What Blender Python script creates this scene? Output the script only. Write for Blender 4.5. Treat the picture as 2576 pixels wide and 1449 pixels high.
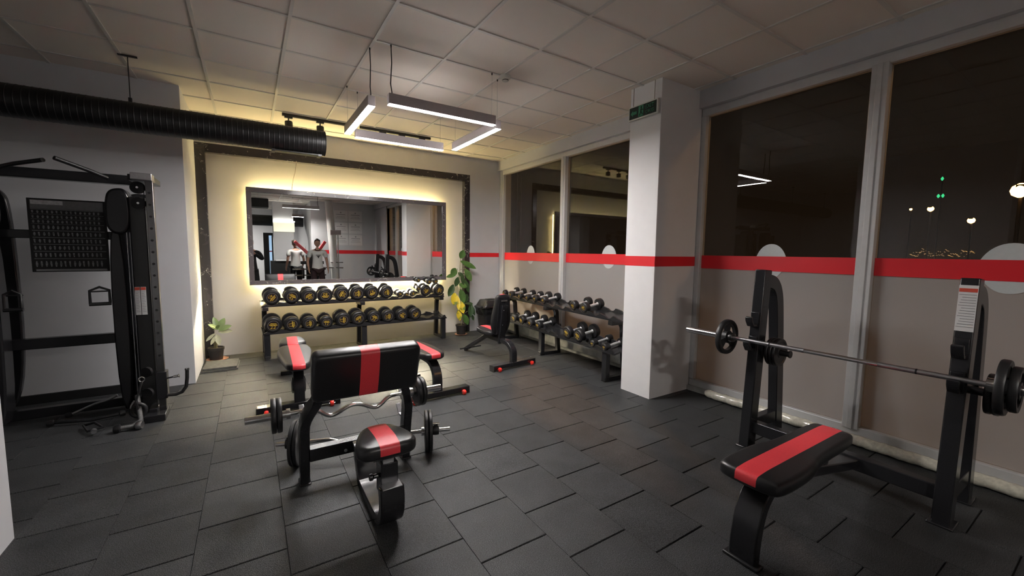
import bpy, bmesh, math, random
from mathutils import Vector, Matrix
random.seed(7)
for o in list(bpy.data.objects): bpy.data.objects.remove(o)
S = bpy.context.scene
C = S.collection
PI = math.pi
# ------------------------------------------------------------------ camera
cam = bpy.data.cameras.new('camera'); camo = bpy.data.objects.new('camera', cam); C.objects.link(camo)
YAW, PITCH, ROLL = 0.5679, 0.0880, -0.0119
_f = Vector((math.sin(YAW)*math.cos(PITCH), math.cos(YAW)*math.cos(PITCH), -math.sin(PITCH)))
_r = Vector((math.cos(YAW), -math.sin(YAW), 0)); _d = _f.cross(_r)
_r2 = math.cos(ROLL)*_r + math.sin(ROLL)*_d; _d2 = -math.sin(ROLL)*_r + math.cos(ROLL)*_d
M = Matrix((( _r2.x, -_d2.x, -_f.x, 0), (_r2.y, -_d2.y, -_f.y, 0), (_r2.z, -_d2.z, -_f.z, 1.49), (0, 0, 0, 1)))
camo.matrix_world = M
cam.sensor_width = 36; cam.lens = 1033.15/2576*36; cam.clip_start = 0.02; cam.clip_end = 500
S.camera = camo
# ------------------------------------------------------------------ world, exposure
S.view_settings.view_transform = 'Standard'; S.view_settings.look = 'None'
S.view_settings.gamma = 1; S.view_settings.use_curve_mapping = False
S.view_settings.exposure = 1.5
W = bpy.data.worlds.new('night'); S.world = W; W.use_nodes = True
_n = W.node_tree; _bg = _n.nodes['Background']
_tc = _n.nodes.new('ShaderNodeTexCoord'); _sx = _n.nodes.new('ShaderNodeSeparateXYZ'); _cr = _n.nodes.new('ShaderNodeValToRGB')
_n.links.new(_tc.outputs['Generated'], _sx.inputs[0]); _n.links.new(_sx.outputs['Z'], _cr.inputs[0]); _n.links.new(_cr.outputs[0], _bg.inputs[0])
_cr.color_ramp.elements[0].position = 0.0; _cr.color_ramp.elements[0].color = (0.004, 0.0024, 0.0013, 1)
_cr.color_ramp.elements[1].position = 0.45; _cr.color_ramp.elements[1].color = (0.0009, 0.0008, 0.00065, 1)
_bg.inputs[1].default_value = 1.0
LED_STRENGTH = 74.0        # linear ceiling lamps
GLOW_STRENGTH = 27.0       # warm strip behind the mirror
SPARE_STRENGTH = 2.0       # lamps in the rest of the gym
# sodium street lamp light standing outside past the windows (its lamp head is built with the street)
_l = bpy.data.lights.new('street_lamp_light', 'POINT'); _l.energy = 150; _l.color = (1.0, 0.52, 0.2); _l.shadow_soft_size = 0.25
_lo = bpy.data.objects.new('street_lamp_light', _l); _lo.location = (7.6, -6.5, 6.3); C.objects.link(_lo)
_l = bpy.data.lights.new('far_street_lamp_light', 'POINT'); _l.energy = 750; _l.color = (1.0, 0.50, 0.17); _l.shadow_soft_size = 0.2
_lo = bpy.data.objects.new('far_street_lamp_light', _l); _lo.location = (8.2, 13.2, 8.6); C.objects.link(_lo)

# ------------------------------------------------------------------ materials
MATS = {}
def mat(name, col, rough=0.5, metal=0.0, noise=0.0, scale=40.0, bump=0.0, spec=0.5, coat=0.0, emit=None, es=0.0):
    if name in MATS: return MATS[name]
    m = bpy.data.materials.new(name); m.use_nodes = True; nt = m.node_tree; b = nt.nodes['Principled BSDF']
    b.inputs['Base Color'].default_value = (*col, 1); b.inputs['Roughness'].default_value = rough; b.inputs['Metallic'].default_value = metal
    b.inputs['Specular IOR Level'].default_value = spec; b.inputs['Coat Weight'].default_value = coat
    if emit: b.inputs['Emission Color'].default_value = (*emit, 1); b.inputs['Emission Strength'].default_value = es
    tc = nt.nodes.new('ShaderNodeTexCoord'); nz = nt.nodes.new('ShaderNodeTexNoise'); nz.inputs['Scale'].default_value = scale; nz.inputs['Detail'].default_value = 5
    nt.links.new(tc.outputs['Object'], nz.inputs['Vector'])
    if noise > 0:
        cr = nt.nodes.new('ShaderNodeValToRGB'); cr.color_ramp.elements[0].position = 0.3; cr.color_ramp.elements[1].position = 0.7
        cr.color_ramp.elements[0].color = (*[c*(1-noise) for c in col], 1); cr.color_ramp.elements[1].color = (*[min(1, c*(1+noise)) for c in col], 1)
        nt.links.new(nz.outputs['Fac'], cr.inputs[0]); nt.links.new(cr.outputs[0], b.inputs['Base Color'])
    if bump > 0:
        bp = nt.nodes.new('ShaderNodeBump'); bp.inputs['Strength'].default_value = bump; bp.inputs['Distance'].default_value = 0.002
        nt.links.new(nz.outputs['Fac'], bp.inputs['Height']); nt.links.new(bp.outputs[0], b.inputs['Normal'])
    MATS[name] = m; return m
wall_m = mat('grey_wall_paint', (0.50, 0.50, 0.515), 0.75, noise=0.02, scale=6, bump=0.05)
panel_m = mat('cream_wall_paint', (0.60, 0.57, 0.52), 0.7, noise=0.02, scale=3, bump=0.05)
white_m = mat('white_column_paint', (0.66, 0.65, 0.65), 0.7, noise=0.015, scale=8, bump=0.05)
tile_m = mat('ceiling_tile', (0.74, 0.685, 0.62), 0.95, noise=0.07, scale=260, bump=0.3)
tbar_m = mat('ceiling_grid_metal', (0.60, 0.58, 0.54), 0.45, noise=0.02)
black_m = mat('black_powder_coat', (0.010, 0.010, 0.011), 0.36, noise=0.1, scale=300, bump=0.05)
satin_m = mat('satin_black_tube', (0.016, 0.016, 0.018), 0.23, noise=0.1, scale=200)
leather_m = mat('black_vinyl', (0.017, 0.017, 0.018), 0.34, noise=0.12, scale=160, bump=0.12)
red_m = mat('red_vinyl', (0.85, 0.06, 0.075), 0.4, noise=0.06, scale=160, bump=0.12)
board_m = mat('black_backing_board', (0.008, 0.008, 0.008), 0.6, noise=0.1)
rubber_m = mat('black_rubber', (0.012, 0.012, 0.013), 0.42, noise=0.15, scale=120, bump=0.06)
iron_m = mat('plate_rubber', (0.014, 0.014, 0.015), 0.42, noise=0.12, scale=150, bump=0.08)
chrome_m = mat('chrome', (0.62, 0.61, 0.60), 0.16, 1.0, noise=0.04, scale=30)
steel_m = mat('dull_steel', (0.42, 0.42, 0.43), 0.34, 1.0, noise=0.08, scale=60)
alu_m = mat('aluminium_frame', (0.56, 0.56, 0.56), 0.45, 0.2, noise=0.03, scale=20)
handle_m = mat('brushed_handle', (0.62, 0.62, 0.63), 0.38, 0.45, noise=0.06, scale=60)
gold_m = mat('gold_print', (0.62, 0.42, 0.06), 0.4, 0.35, noise=0.08, scale=80)
disc_m = mat('dark_emblem', (0.02, 0.012, 0.012), 0.35, noise=0.1)
ring_m = mat('grey_emblem_ring', (0.22, 0.21, 0.20), 0.35, 0.5, noise=0.05)
redpl_m = mat('red_plastic', (0.75, 0.03, 0.02), 0.35, noise=0.05)
paper_m = mat('white_paper', (0.62, 0.62, 0.62), 0.6, noise=0.02)
ink_m = mat('grey_print', (0.26, 0.26, 0.27), 0.7, noise=0.05)
lred_m = mat('red_print', (0.55, 0.07, 0.04), 0.6, noise=0.05)
stripe_m = mat('red_stripe_vinyl', (0.68, 0.015, 0.025), 0.4, noise=0.03, scale=4)
film_w_m = mat('frosted_white_decal', (0.52, 0.55, 0.55), 0.6, noise=0.03)
plinth_m = mat('painted_concrete', (0.42, 0.43, 0.41), 0.7, noise=0.25, scale=9, bump=0.2)
duct_m = mat('black_duct_sheet', (0.006, 0.006, 0.006), 0.42, 0.0, noise=0.15, scale=8)
pot_m = mat('dark_plastic_pot', (0.02, 0.018, 0.017), 0.5, noise=0.1)
terra_m = mat('terracotta_saucer', (0.45, 0.22, 0.14), 0.7, noise=0.1)
soil_m = mat('soil', (0.05, 0.035, 0.025), 0.95, noise=0.4, scale=80, bump=0.5)
stem_m = mat('plant_stem', (0.17, 0.15, 0.08), 0.6, noise=0.2)
leaf_m = mat('green_leaf', (0.07, 0.15, 0.035), 0.35, noise=0.3, scale=14)
leafd_m = mat('dark_green_leaf', (0.035, 0.075, 0.025), 0.35, noise=0.25, scale=14)
bag_m = mat('black_bin_bag', (0.010, 0.010, 0.011), 0.22, noise=0.2, scale=50, bump=0.6)
bin_m = mat('black_bin_plastic', (0.016, 0.016, 0.018), 0.38, noise=0.1)
wrap_m = mat('clear_wrapped_foam', (0.62, 0.60, 0.50), 0.16, noise=0.18, scale=38, bump=0.9, coat=0.6)
cord_m = mat('dark_cord', (0.02, 0.018, 0.018), 0.6, noise=0.1)
wirew_m = mat('thin_grey_wire', (0.25, 0.22, 0.18), 0.6, noise=0.1)
housing_m = mat('pale_lamp_housing', (0.42, 0.38, 0.38), 0.45, noise=0.03)
plw_m = mat('white_plastic', (0.55, 0.55, 0.50), 0.5, noise=0.03)
green_m = mat('dim_green_print', (0.02, 0.16, 0.08), 0.4, noise=0.1)
greend_m = mat('dark_green_panel', (0.005, 0.018, 0.013), 0.25, noise=0.1)
skin_m = mat('skin', (0.42, 0.24, 0.17), 0.55, noise=0.08, scale=30)
hair_m = mat('brown_hair', (0.035, 0.022, 0.014), 0.6, noise=0.3, scale=90)
shirt_m = mat('white_cotton', (0.66, 0.66, 0.64), 0.9, noise=0.04, bump=0.1)
shorts_m = mat('dark_shorts', (0.03, 0.012, 0.014), 0.85, noise=0.1)
cloth_m = mat('black_cotton', (0.012, 0.012, 0.013), 0.85, noise=0.1)
brownw_m = mat('street_facade', (0.10, 0.07, 0.05), 0.9, noise=0.3, scale=2)
ground_m = mat('street_paving', (0.40, 0.36, 0.31), 0.95, noise=0.3, scale=3)
def emat(name, col, s):
    return mat(name, (0.8, 0.8, 0.8), 0.5, emit=col, es=s, noise=0.01)
led_m = emat('lit_white_diffuser', (1.0, 0.96, 0.945), LED_STRENGTH)
led2_m = emat('lit_spare_diffuser', (1.0, 0.95, 0.9), SPARE_STRENGTH)
led3b_m = emat('lit_wall_bar', (1.0, 0.95, 0.85), 6); led3_m = emat('lit_rear_diffuser', (1.0, 0.95, 0.9), 330)
glow_m = emat('warm_led_strip', (1.0, 0.80, 0.34), GLOW_STRENGTH); glowt_m = emat('warm_led_strip_top', (1.0, 0.80, 0.36), GLOW_STRENGTH*3.3); glowb_m = emat('warm_led_strip_floor_side', (1.0, 0.85, 0.60), GLOW_STRENGTH*135)
sod_m = emat('sodium_lamp', (1.0, 0.45, 0.12), 8); grn_m = emat('green_signal', (0.05, 0.9, 0.35), 0.5); city_m = emat('far_city_lamps', (1.0, 0.55, 0.15), 0.35)
sky_m = emat('lit_blue_glass', (0.35, 0.6, 0.9), 0.3); yel_m = emat('lit_yellow_panel', (1.0, 0.93, 0.60), 0.26)

def marble(k=1.0):
    m = bpy.data.materials.new('dark_marble'); m.use_nodes = True; nt = m.node_tree; b = nt.nodes['Principled BSDF']
    tc = nt.nodes.new('ShaderNodeTexCoord'); mp = nt.nodes.new('ShaderNodeMapping'); nt.links.new(tc.outputs['Object'], mp.inputs[0])
    n1 = nt.nodes.new('ShaderNodeTexNoise'); n1.inputs['Scale'].default_value = 9; n1.inputs['Detail'].default_value = 8; n1.inputs['Distortion'].default_value = 1.4
    v = nt.nodes.new('ShaderNodeTexVoronoi'); v.feature = 'DISTANCE_TO_EDGE'; v.inputs['Scale'].default_value = 7
    nt.links.new(mp.outputs[0], n1.inputs['Vector'])
    mx = nt.nodes.new('ShaderNodeMixRGB'); mx.inputs[0].default_value = 0.35; nt.links.new(mp.outputs[0], mx.inputs[1]); nt.links.new(n1.outputs['Color'], mx.inputs[2]); nt.links.new(mx.outputs[0], v.inputs['Vector'])
    cr = nt.nodes.new('ShaderNodeValToRGB'); cr.color_ramp.elements[0].position = 0.0; cr.color_ramp.elements[0].color = (0.75, 0.72, 0.68, 1)
    cr.color_ramp.elements[1].position = 0.018; cr.color_ramp.elements[1].color = (0.030*k, 0.027*k, 0.029*k, 1)
    e = cr.color_ramp.elements.new(0.2); e.color = (0.045*k, 0.041*k, 0.044*k, 1)
    msk = nt.nodes.new('ShaderNodeMath'); msk.operation = 'GREATER_THAN'; msk.inputs[1].default_value = 0.585; nt.links.new(n1.outputs['Fac'], msk.inputs[0])
    m2 = nt.nodes.new('ShaderNodeMixRGB'); m2.inputs[1].default_value = (0.035*k, 0.031*k, 0.034*k, 1); nt.links.new(msk.outputs[0], m2.inputs[0]); nt.links.new(cr.outputs[0], m2.inputs[2])
    nt.links.new(v.outputs['Distance'], cr.inputs[0]); nt.links.new(m2.outputs[0], b.inputs['Base Color']); b.inputs['Roughness'].default_value = 0.2
    return m
marble_m = marble(); marblel_m = marble(3.0)

def floor_mat():
    m = bpy.data.materials.new('rubber_tile'); m.use_nodes = True; nt = m.node_tree; b = nt.nodes['Principled BSDF']
    tc = nt.nodes.new('ShaderNodeTexCoord'); ge = nt.nodes.new('ShaderNodeNewGeometry')
    def nz(s, d=4):
        n = nt.nodes.new('ShaderNodeTexNoise'); n.inputs['Scale'].default_value = s; n.inputs['Detail'].default_value = d; nt.links.new(tc.outputs['Object'], n.inputs['Vector']); return n
    g, l = nz(240, 2), nz(5, 6)
    def mth(op, a, bb):
        n = nt.nodes.new('ShaderNodeMath'); n.operation = op
        for i, v in enumerate((a, bb)):
            if isinstance(v, (int, float)): n.inputs[i].default_value = v
            else: nt.links.new(v, n.inputs[i])
        return n.outputs[0]
    a = mth('MULTIPLY', mth('SUBTRACT', g.outputs['Fac'], 0.5), 0.26)
    c = mth('MULTIPLY', mth('SUBTRACT', l.outputs['Fac'], 0.5), 0.05)
    r = mth('MULTIPLY', mth('SUBTRACT', ge.outputs['Random Per Island'], 0.5), 0.012)
    v = mth('MAXIMUM', mth('ADD', mth('ADD', mth('ADD', a, c), r), 0.034), 0.006)
    cb = nt.nodes.new('ShaderNodeCombineColor'); nt.links.new(mth('MULTIPLY', v, 0.97), cb.inputs[0]); nt.links.new(v, cb.inputs[1]); nt.links.new(mth('MULTIPLY', v, 1.05), cb.inputs[2])
    nt.links.new(cb.outputs[0], b.inputs['Base Color']); b.inputs['Roughness'].default_value = 0.52; b.inputs['Specular IOR Level'].default_value = 0.35
    bp = nt.nodes.new('ShaderNodeBump'); bp.inputs['Strength'].default_value = 0.8; bp.inputs['Distance'].default_value = 0.0025
    nt.links.new(g.outputs['Fac'], bp.inputs['Height']); nt.links.new(bp.outputs[0], b.inputs['Normal'])
    return m
floor_m = floor_mat()

def glass_mat():
    m = bpy.data.materials.new('window_glass'); m.use_nodes = True; nt = m.node_tree; nt.nodes.clear()
    out = nt.nodes.new('ShaderNodeOutputMaterial'); mx = nt.nodes.new('ShaderNodeMixShader')
    t = nt.nodes.new('ShaderNodeBsdfTransparent'); t.inputs[0].default_value = (0.80, 0.79, 0.76, 1)
    g = nt.nodes.new('ShaderNodeBsdfGlossy'); g.inputs['Roughness'].default_value = 0.0; g.inputs[0].default_value = (1, 1, 1, 1)
    lw = nt.nodes.new('ShaderNodeLayerWeight'); lw.inputs[0].default_value = 0.5
    p = nt.nodes.new('ShaderNodeMath'); p.operation = 'POWER'; p.inputs[1].default_value = 4.0; nt.links.new(lw.outputs['Facing'], p.inputs[0])
    a = nt.nodes.new('ShaderNodeMath'); a.operation = 'MULTIPLY_ADD'; a.inputs[1].default_value = 0.80; a.inputs[2].default_value = 0.042; nt.links.new(p.outputs[0], a.inputs[0])
    hz = nt.nodes.new('ShaderNodeMixShader'); hz.inputs[0].default_value = 0.006; tl = nt.nodes.new('ShaderNodeBsdfTranslucent'); tl.inputs[0].default_value = (0.9, 0.88, 0.85, 1)
    nt.links.new(t.outputs[0], hz.inputs[1]); nt.links.new(tl.outputs[0], hz.inputs[2])
    nt.links.new(a.outputs[0], mx.inputs[0]); nt.links.new(hz.outputs[0], mx.inputs[1]); nt.links.new(g.outputs[0], mx.inputs[2]); nt.links.new(mx.outputs[0], out.inputs[0])
    return m
glass_m = glass_mat()
def film_mat(name, col, tr):
    m = bpy.data.materials.new(name); m.use_nodes = True; nt = m.node_tree; nt.nodes.clear()
    out = nt.nodes.new('ShaderNodeOutputMaterial'); mx = nt.nodes.new('ShaderNodeMixShader')
    d = nt.nodes.new('ShaderNodeBsdfPrincipled'); d.inputs['Base Color'].default_value = (*col, 1); d.inputs['Roughness'].default_value = 0.35
    nz = nt.nodes.new('ShaderNodeTexNoise'); nz.inputs['Scale'].default_value = 300; tc = nt.nodes.new('ShaderNodeTexCoord'); nt.links.new(tc.outputs['Object'], nz.inputs[0])
    bp = nt.nodes.new('ShaderNodeBump'); bp.inputs['Strength'].default_value = 0.15; bp.inputs['Distance'].default_value = 0.001; nt.links.new(nz.outputs['Fac'], bp.inputs['Height']); nt.links.new(bp.outputs[0], d.inputs['Normal'])
    t = nt.nodes.new('ShaderNodeBsdfTranslucent'); t.inputs[0].default_value = (*tr, 1)
    mx.inputs[0].default_value = 0.48; nt.links.new(d.outputs[0], mx.inputs[1]); nt.links.new(t.outputs[0], mx.inputs[2])
    tp = nt.nodes.new('ShaderNodeBsdfTransparent'); m2 = nt.nodes.new('ShaderNodeMixShader'); m2.inputs[0].default_value = 0.38
    nt.links.new(mx.outputs[0], m2.inputs[1]); nt.links.new(tp.outputs[0], m2.inputs[2]); nt.links.new(m2.outputs[0], out.inputs[0])
    return m
film_m = film_mat('frosted_window_film', (0.58, 0.585, 0.60), (0.85, 0.8, 0.72))

def mirror_mat():
    m = bpy.data.materials.new('mirror_glass'); m.use_nodes = True; b = m.node_tree.nodes['Principled BSDF']
    b.inputs['Base Color'].default_value = (0.80, 0.82, 0.81, 1); b.inputs['Metallic'].default_value = 1; b.inputs['Roughness'].default_value = 0.0
    return m
mirror_m = mirror_mat()
def leafy_mat():
    m = bpy.data.materials.new('yellowing_leaf'); m.use_nodes = True; nt = m.node_tree; b = nt.nodes['Principled BSDF']
    tc = nt.nodes.new('ShaderNodeTexCoord'); n = nt.nodes.new('ShaderNodeTexNoise'); n.inputs['Scale'].default_value = 9; nt.links.new(tc.outputs['Object'], n.inputs[0])
    cr = nt.nodes.new('ShaderNodeValToRGB'); cr.color_ramp.elements[0].position = 0.42; cr.color_ramp.elements[0].color = (0.12, 0.2, 0.03, 1)
    cr.color_ramp.elements[1].position = 0.52; cr.color_ramp.elements[1].color = (0.72, 0.55, 0.03, 1)
    nt.links.new(n.outputs['Fac'], cr.inputs[0]); nt.links.new(cr.outputs[0], b.inputs['Base Color']); b.inputs['Roughness'].default_value = 0.4
    return m
leafy_m = leafy_mat()

# ------------------------------------------------------------------ mesh helpers
def V(*a): return Vector(a)
class MB:
    def __init__(s): s.bm = bmesh.new()
    def quadgrid(s, rings, close=True, cap=True, mi=0):
        vr = [[s.bm.verts.new(p) for p in r] for r in rings]; n = len(vr[0])
        for a, b in zip(vr, vr[1:]):
            for i in range(n if close else n-1):
                f = s.bm.faces.new((a[i], a[(i+1) % n], b[(i+1) % n], b[i])); f.material_index = mi
        if cap and close:
            f = s.bm.faces.new(vr[0][::-1]); f.material_index = mi
            f = s.bm.faces.new(vr[-1]); f.material_index = mi
        return s
    def box(s, c, d, rz=0.0, rot=None, mi=0):
        R = rot if rot else Matrix.Rotation(rz, 3, 'Z')
        c = Vector(c); h = Vector(d)*0.5
        vs = [s.bm.verts.new(c + R @ Vector((x*h.x, y*h.y, z*h.z))) for x in (-1, 1) for y in (-1, 1) for z in (-1, 1)]
        for q in ((0,1,3,2),(4,6,7,5),(0,4,5,1),(2,3,7,6),(0,2,6,4),(1,5,7,3)):
            f = s.bm.faces.new([vs[i] for i in q]); f.material_index = mi
        return s
    def b2(s, lo, hi, mi=0):
        return s.box([(a+b)/2 for a, b in zip(lo, hi)], [abs(b-a) for a, b in zip(lo, hi)], mi=mi)
    def sweep(s, pts, w, h, side, mi=0, round_=0.0, cap=True):
        """rectangular tube along a planar path; side = fixed axis giving the width w"""
        pts = [Vector(p) for p in pts]; side = Vector(side).normalized(); rings = []
        prof = rrect(w, h, round_) if round_ > 0 else [(-w/2, -h/2), (w/2, -h/2), (w/2, h/2), (-w/2, h/2)]
        for i, p in enumerate(pts):
            if i == 0: t = pts[1]-p; k = 1
            elif i == len(pts)-1: t = p-pts[i-1]; k = 1
            else:
                a = (p-pts[i-1]).normalized(); b = (pts[i+1]-p).normalized(); t = a+b
                k = 1/max(0.5, math.sqrt(max(0.01, (1+a.dot(b))/2)))
            t.normalize(); u = side.cross(t).normalized()
            rings.append([p + side*x + u*y*k for x, y in prof])
        return s.quadgrid(rings, cap=cap, mi=mi)
    def tube(s, pts, r, seg=12, mi=0, cap=True):
        pts = [Vector(p) for p in pts]; rr = r if isinstance(r, (list, tuple)) else [r]*len(pts); rings = []
        t0 = (pts[1]-pts[0]).normalized(); u = t0.orthogonal().normalized()
        for i, p in enumerate(pts):
            if i == 0: t = pts[1]-p
            elif i == len(pts)-1: t = p-pts[i-1]
            else: t = (p-pts[i-1]).normalized()+(pts[i+1]-p).normalized()
            t.normalize(); u = (u - t*u.dot(t)).normalized(); v = t.cross(u)
            rings.append([p + (u*math.cos(2*PI*k/seg) + v*math.sin(2*PI*k/seg))*rr[i] for k in range(seg)])
        return s.quadgrid(rings, cap=cap, mi=mi)
    def lathe(s, prof, o=(0,0,0), axis=(0,0,1), seg=24, mi=0, cap=True):
        """prof = [(radius, distance along axis)]"""
        a = Vector(axis).normalized(); u = a.orthogonal().normalized(); v = a.cross(u); o = Vector(o)
        rings = [[o + a*z + (u*math.cos(2*PI*k/seg) + v*math.sin(2*PI*k/seg))*max(r, 1e-4) for k in range(seg)] for r, z in prof]
        return s.quadgrid(rings, cap=cap, mi=mi)
    def prism(s, outline, n, depth, o=(0,0,0), u=(1,0,0), mi=0):
        """extrude a 2D outline (u, v=n x u) by depth along n"""
        n = Vector(n).normalized(); u = Vector(u).normalized(); v = n.cross(u); o = Vector(o)
        r0 = [o + u*x + v*y for x, y in outline]
        return s.quadgrid([r0, [p + n*depth for p in r0]], mi=mi)
    def build(s, name, m, parent=None, smooth=True, bevel=0.0, ang=40, seg=2):
        bmesh.ops.recalc_face_normals(s.bm, faces=s.bm.faces)
        me = bpy.data.meshes.new(name); s.bm.to_mesh(me); s.bm.free()
        for x in (m if isinstance(m, (list, tuple)) else [m]): me.materials.append(x)
        if smooth:
            me.polygons.foreach_set('use_smooth', [True]*len(me.polygons))
            me.set_sharp_from_angle(angle=math.radians(ang))
        o = bpy.data.objects.new(name, me); C.objects.link(o)
        if parent: o.parent = parent
        if bevel > 0:
            b = o.modifiers.new('bevel', 'BEVEL'); b.width = bevel; b.segments = seg; b.limit_method = 'ANGLE'; b.angle_limit = math.radians(50)
        return o
def rrect(w, h, r, n=3):
    out = []
    for cx, cy, a0 in ((w/2-r, h/2-r, 0), (-w/2+r, h/2-r, PI/2), (-w/2+r, -h/2+r, PI), (w/2-r, -h/2+r, 1.5*PI)):
        for k in range(n+1):
            a = a0 + k*PI/2/n; out.append((cx+r*math.cos(a), cy+r*math.sin(a)))
    return out
def chaikin(p, n=3, closed=True):
    for _ in range(n):
        q = []
        m = len(p) if closed else len(p)-1
        if not closed: q.append(tuple(p[0]))
        for i in range(m):
            a, b = p[i], p[(i+1) % len(p)]
            q.append(tuple(x*0.75+y*0.25 for x, y in zip(a, b))); q.append(tuple(x*0.25+y*0.75 for x, y in zip(a, b)))
        if not closed: q.append(tuple(p[-1]))
        p = q
    return p
def arc(c, r, a0, a1, n=10): return [(c[0]+r*math.cos(math.radians(a0+(a1-a0)*k/n)), c[1]+r*math.sin(math.radians(a0+(a1-a0)*k/n))) for k in range(n+1)]
def tag(o, label=None, cat=None, group=None, kind=None):
    if label: o['label'] = label
    if cat: o['category'] = cat
    if group: o['group'] = group
    if kind: o['kind'] = kind
    return o
def thing(name, label, cat, loc=(0,0,0), rz=0.0, group=None):
    o = bpy.data.objects.new(name, None); C.objects.link(o); o.empty_display_size = 0.1
    o.location = loc; o.rotation_euler = (0, 0, rz); return tag(o, label, cat, group)
def struct(o): o['kind'] = 'structure'; return o
def copy_tree(o, parent=None):
    c = o.copy(); C.objects.link(c)
    if parent: c.parent = parent
    for ch in [x for x in bpy.data.objects if x.parent == o]: copy_tree(ch, c)
    return c
def pad_mesh(outline, th, edge=0.02, stripe=None, crown=0.006, sy=None, both=False):
    """upholstered pad lying in xy, z from 0 to th; |x|<stripe gets slot 1"""
    mb = MB(); cx = sum(p[0] for p in outline)/len(outline); cy = sum(p[1] for p in outline)/len(outline)
    hx = max(abs(p[0]-cx) for p in outline); hy = max(abs(p[1]-cy) for p in outline)
    def ring(ins, z): return [(cx+(x-cx)*(1-ins/hx), cy+(y-cy)*(1-ins/hy), z) for x, y in outline]
    e = edge; prof = []
    for k in range(4): a = PI/2*k/3; prof.append((e*(1-math.sin(a)), e*(1-math.cos(a))*0.8))
    for k in range(1, 6): a = PI/2*k/5; prof.append((e*(1-math.cos(a)), th-e+e*math.sin(a)))
    m = min(hx, hy)
    for f, zz in ((0.35, 0.5), (0.6, 0.85), (0.85, 1.0)): prof.append((e + (m-e)*f, th + crown*zz))
    if both:
        prof = [(a_, -b_) for a_, b_ in [((e + (m-e)*f), crown*zz) for f, zz in ((0.85, 1.0), (0.6, 0.85), (0.35, 0.5))]] + prof
    mb.quadgrid([ring(i, z) for i, z in prof])
    if stripe:
        bm = mb.bm
        for x in (-stripe, stripe):
            bmesh.ops.bisect_plane(bm, geom=bm.verts[:]+bm.edges[:]+bm.faces[:], plane_co=(x, 0, 0), plane_no=(1, 0, 0))
        for f in bm.faces:
            c = f.calc_center_median()
            if abs(c.x) < stripe and (c.z > th*0.45 or both): f.material_index = 1
    return mb
_tc_cache = {}
def text_mesh(body, size, ext=0.001):
    k = (body, size)
    if k in _tc_cache: return _tc_cache[k]
    cu = bpy.data.curves.new('t', 'FONT'); cu.body = body; cu.size = size; cu.extrude = ext; cu.align_x = 'CENTER'; cu.align_y = 'CENTER'; cu.resolution_u = 2
    o = bpy.data.objects.new('t', cu); C.objects.link(o); bpy.context.view_layer.update()
    me = bpy.data.meshes.new_from_object(o.evaluated_get(bpy.context.evaluated_depsgraph_get())); bpy.data.objects.remove(o)
    _tc_cache[k] = me; return me

# ------------------------------------------------------------------ room shell
ZC = 3.167
XW = 4.06          # window wall inner face
YB = 6.82          # back wall
# floor of rubber tiles in running strips
mb = MB(); TX, TY, G = 0.3889, 0.3949, 0.0022
i0 = int((-6.4-0.883)/TX)-1
for i in range(i0, 10):
    x0 = 0.883+TX*i; x1 = x0+TX
    if x0 > 4.3: break
    off = (0.048 if i % 2 == 0 else 0.25)
    for j in range(-19, 18):
        y0 = off+TY*j; y1 = y0+TY
        if y0 > 6.95 or (x1 < -5): continue
        e = 0.005; z = random.uniform(-0.0008, 0.0)
        H_ = 0.0006
        r = [[(x0+H_+i_*.4, y0+G*1.5+i_, zz), (x1-H_-i_*.4, y0+G*1.5+i_, zz), (x1-H_-i_*.4, y1-G*1.5-i_, zz), (x0+H_+i_*.4, y1-G*1.5-i_, zz)] for i_, zz in ((0, -0.02), (0, z-0.003), (e*0.5, z))]
        vr = [[mb.bm.verts.new(p) for p in q] for q in r]
        for a, b in zip(vr, vr[1:]):
            for k in range(4): mb.bm.faces.new((a[k], a[(k+1) % 4], b[(k+1) % 4], b[k]))
        mb.bm.faces.new(vr[-1])
floor = struct(mb.build('floor', floor_m, smooth=False))
base = MB().b2((-5.4, -7.4, -0.12), (4.2, 6.95, -0.012)).build('subfloor', board_m, floor)
# ceiling: tiles and T bars
ceiling = struct(MB().b2((-5.4, -7.4, ZC+0.006), (4.2, 7.0, ZC+0.1)).build('ceiling', tile_m))
mb = MB(); CX0, CY0 = -0.8908, 2.9226
for k in range(-8, 9):
    x = CX0+0.6*k
    if -5.4 < x < 4.05: mb.b2((x-0.012, -7.4, ZC-0.003), (x+0.012, 6.88, ZC+0.007))
for k in range(-18, 8):
    y = CY0+0.6*k
    if -7.4 < y < 6.9: mb.b2((-5.4, y-0.012, ZC-0.002), (4.05, y+0.012, ZC+0.0065))
mb.build('ceiling_grid', tbar_m, ceiling)
# walls
wb = struct(MB().b2((-0.60, 6.90, -0.02), (3.42, 7.05, ZC+0.02)).build('wall_back', panel_m))
MB().b2((3.405, YB, -0.01), (4.2, 7.05, ZC+0.01)).build('side_panel', wall_m, wb)
MB().b2((-0.56, YB, 2.86), (3.42, 6.92, ZC+0.01)).build('upper_panel', wall_m, wb)
MB().b2((3.41, YB-0.003, 1.385), (4.06, YB+0.001, 1.462)).build('red_stripe', stripe_m, wb)
wl = struct(MB().b2((-5.4, 5.62, -0.02), (-0.558, 7.05, ZC+0.01)).build('wall_left', wall_m))
MB().b2((-0.565, 5.6205, 0), (-0.556, 6.90, ZC)).build('return_face', wall_m, wl)
wn = struct(MB().b2((-1.5, 1.2, -0.02), (-1.07, 3.03, ZC+0.01)).build('wall_near', wall_m))
struct(MB().b2((-5.4, -7.4, -0.02), (-5.25, 5.7, ZC)).build('wall_far_left', wall_m))
struct(MB().b2((1.85, -2.9, -0.02), (4.2, -2.6, ZC+0.01)).build('wall_front', wall_m))
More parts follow.
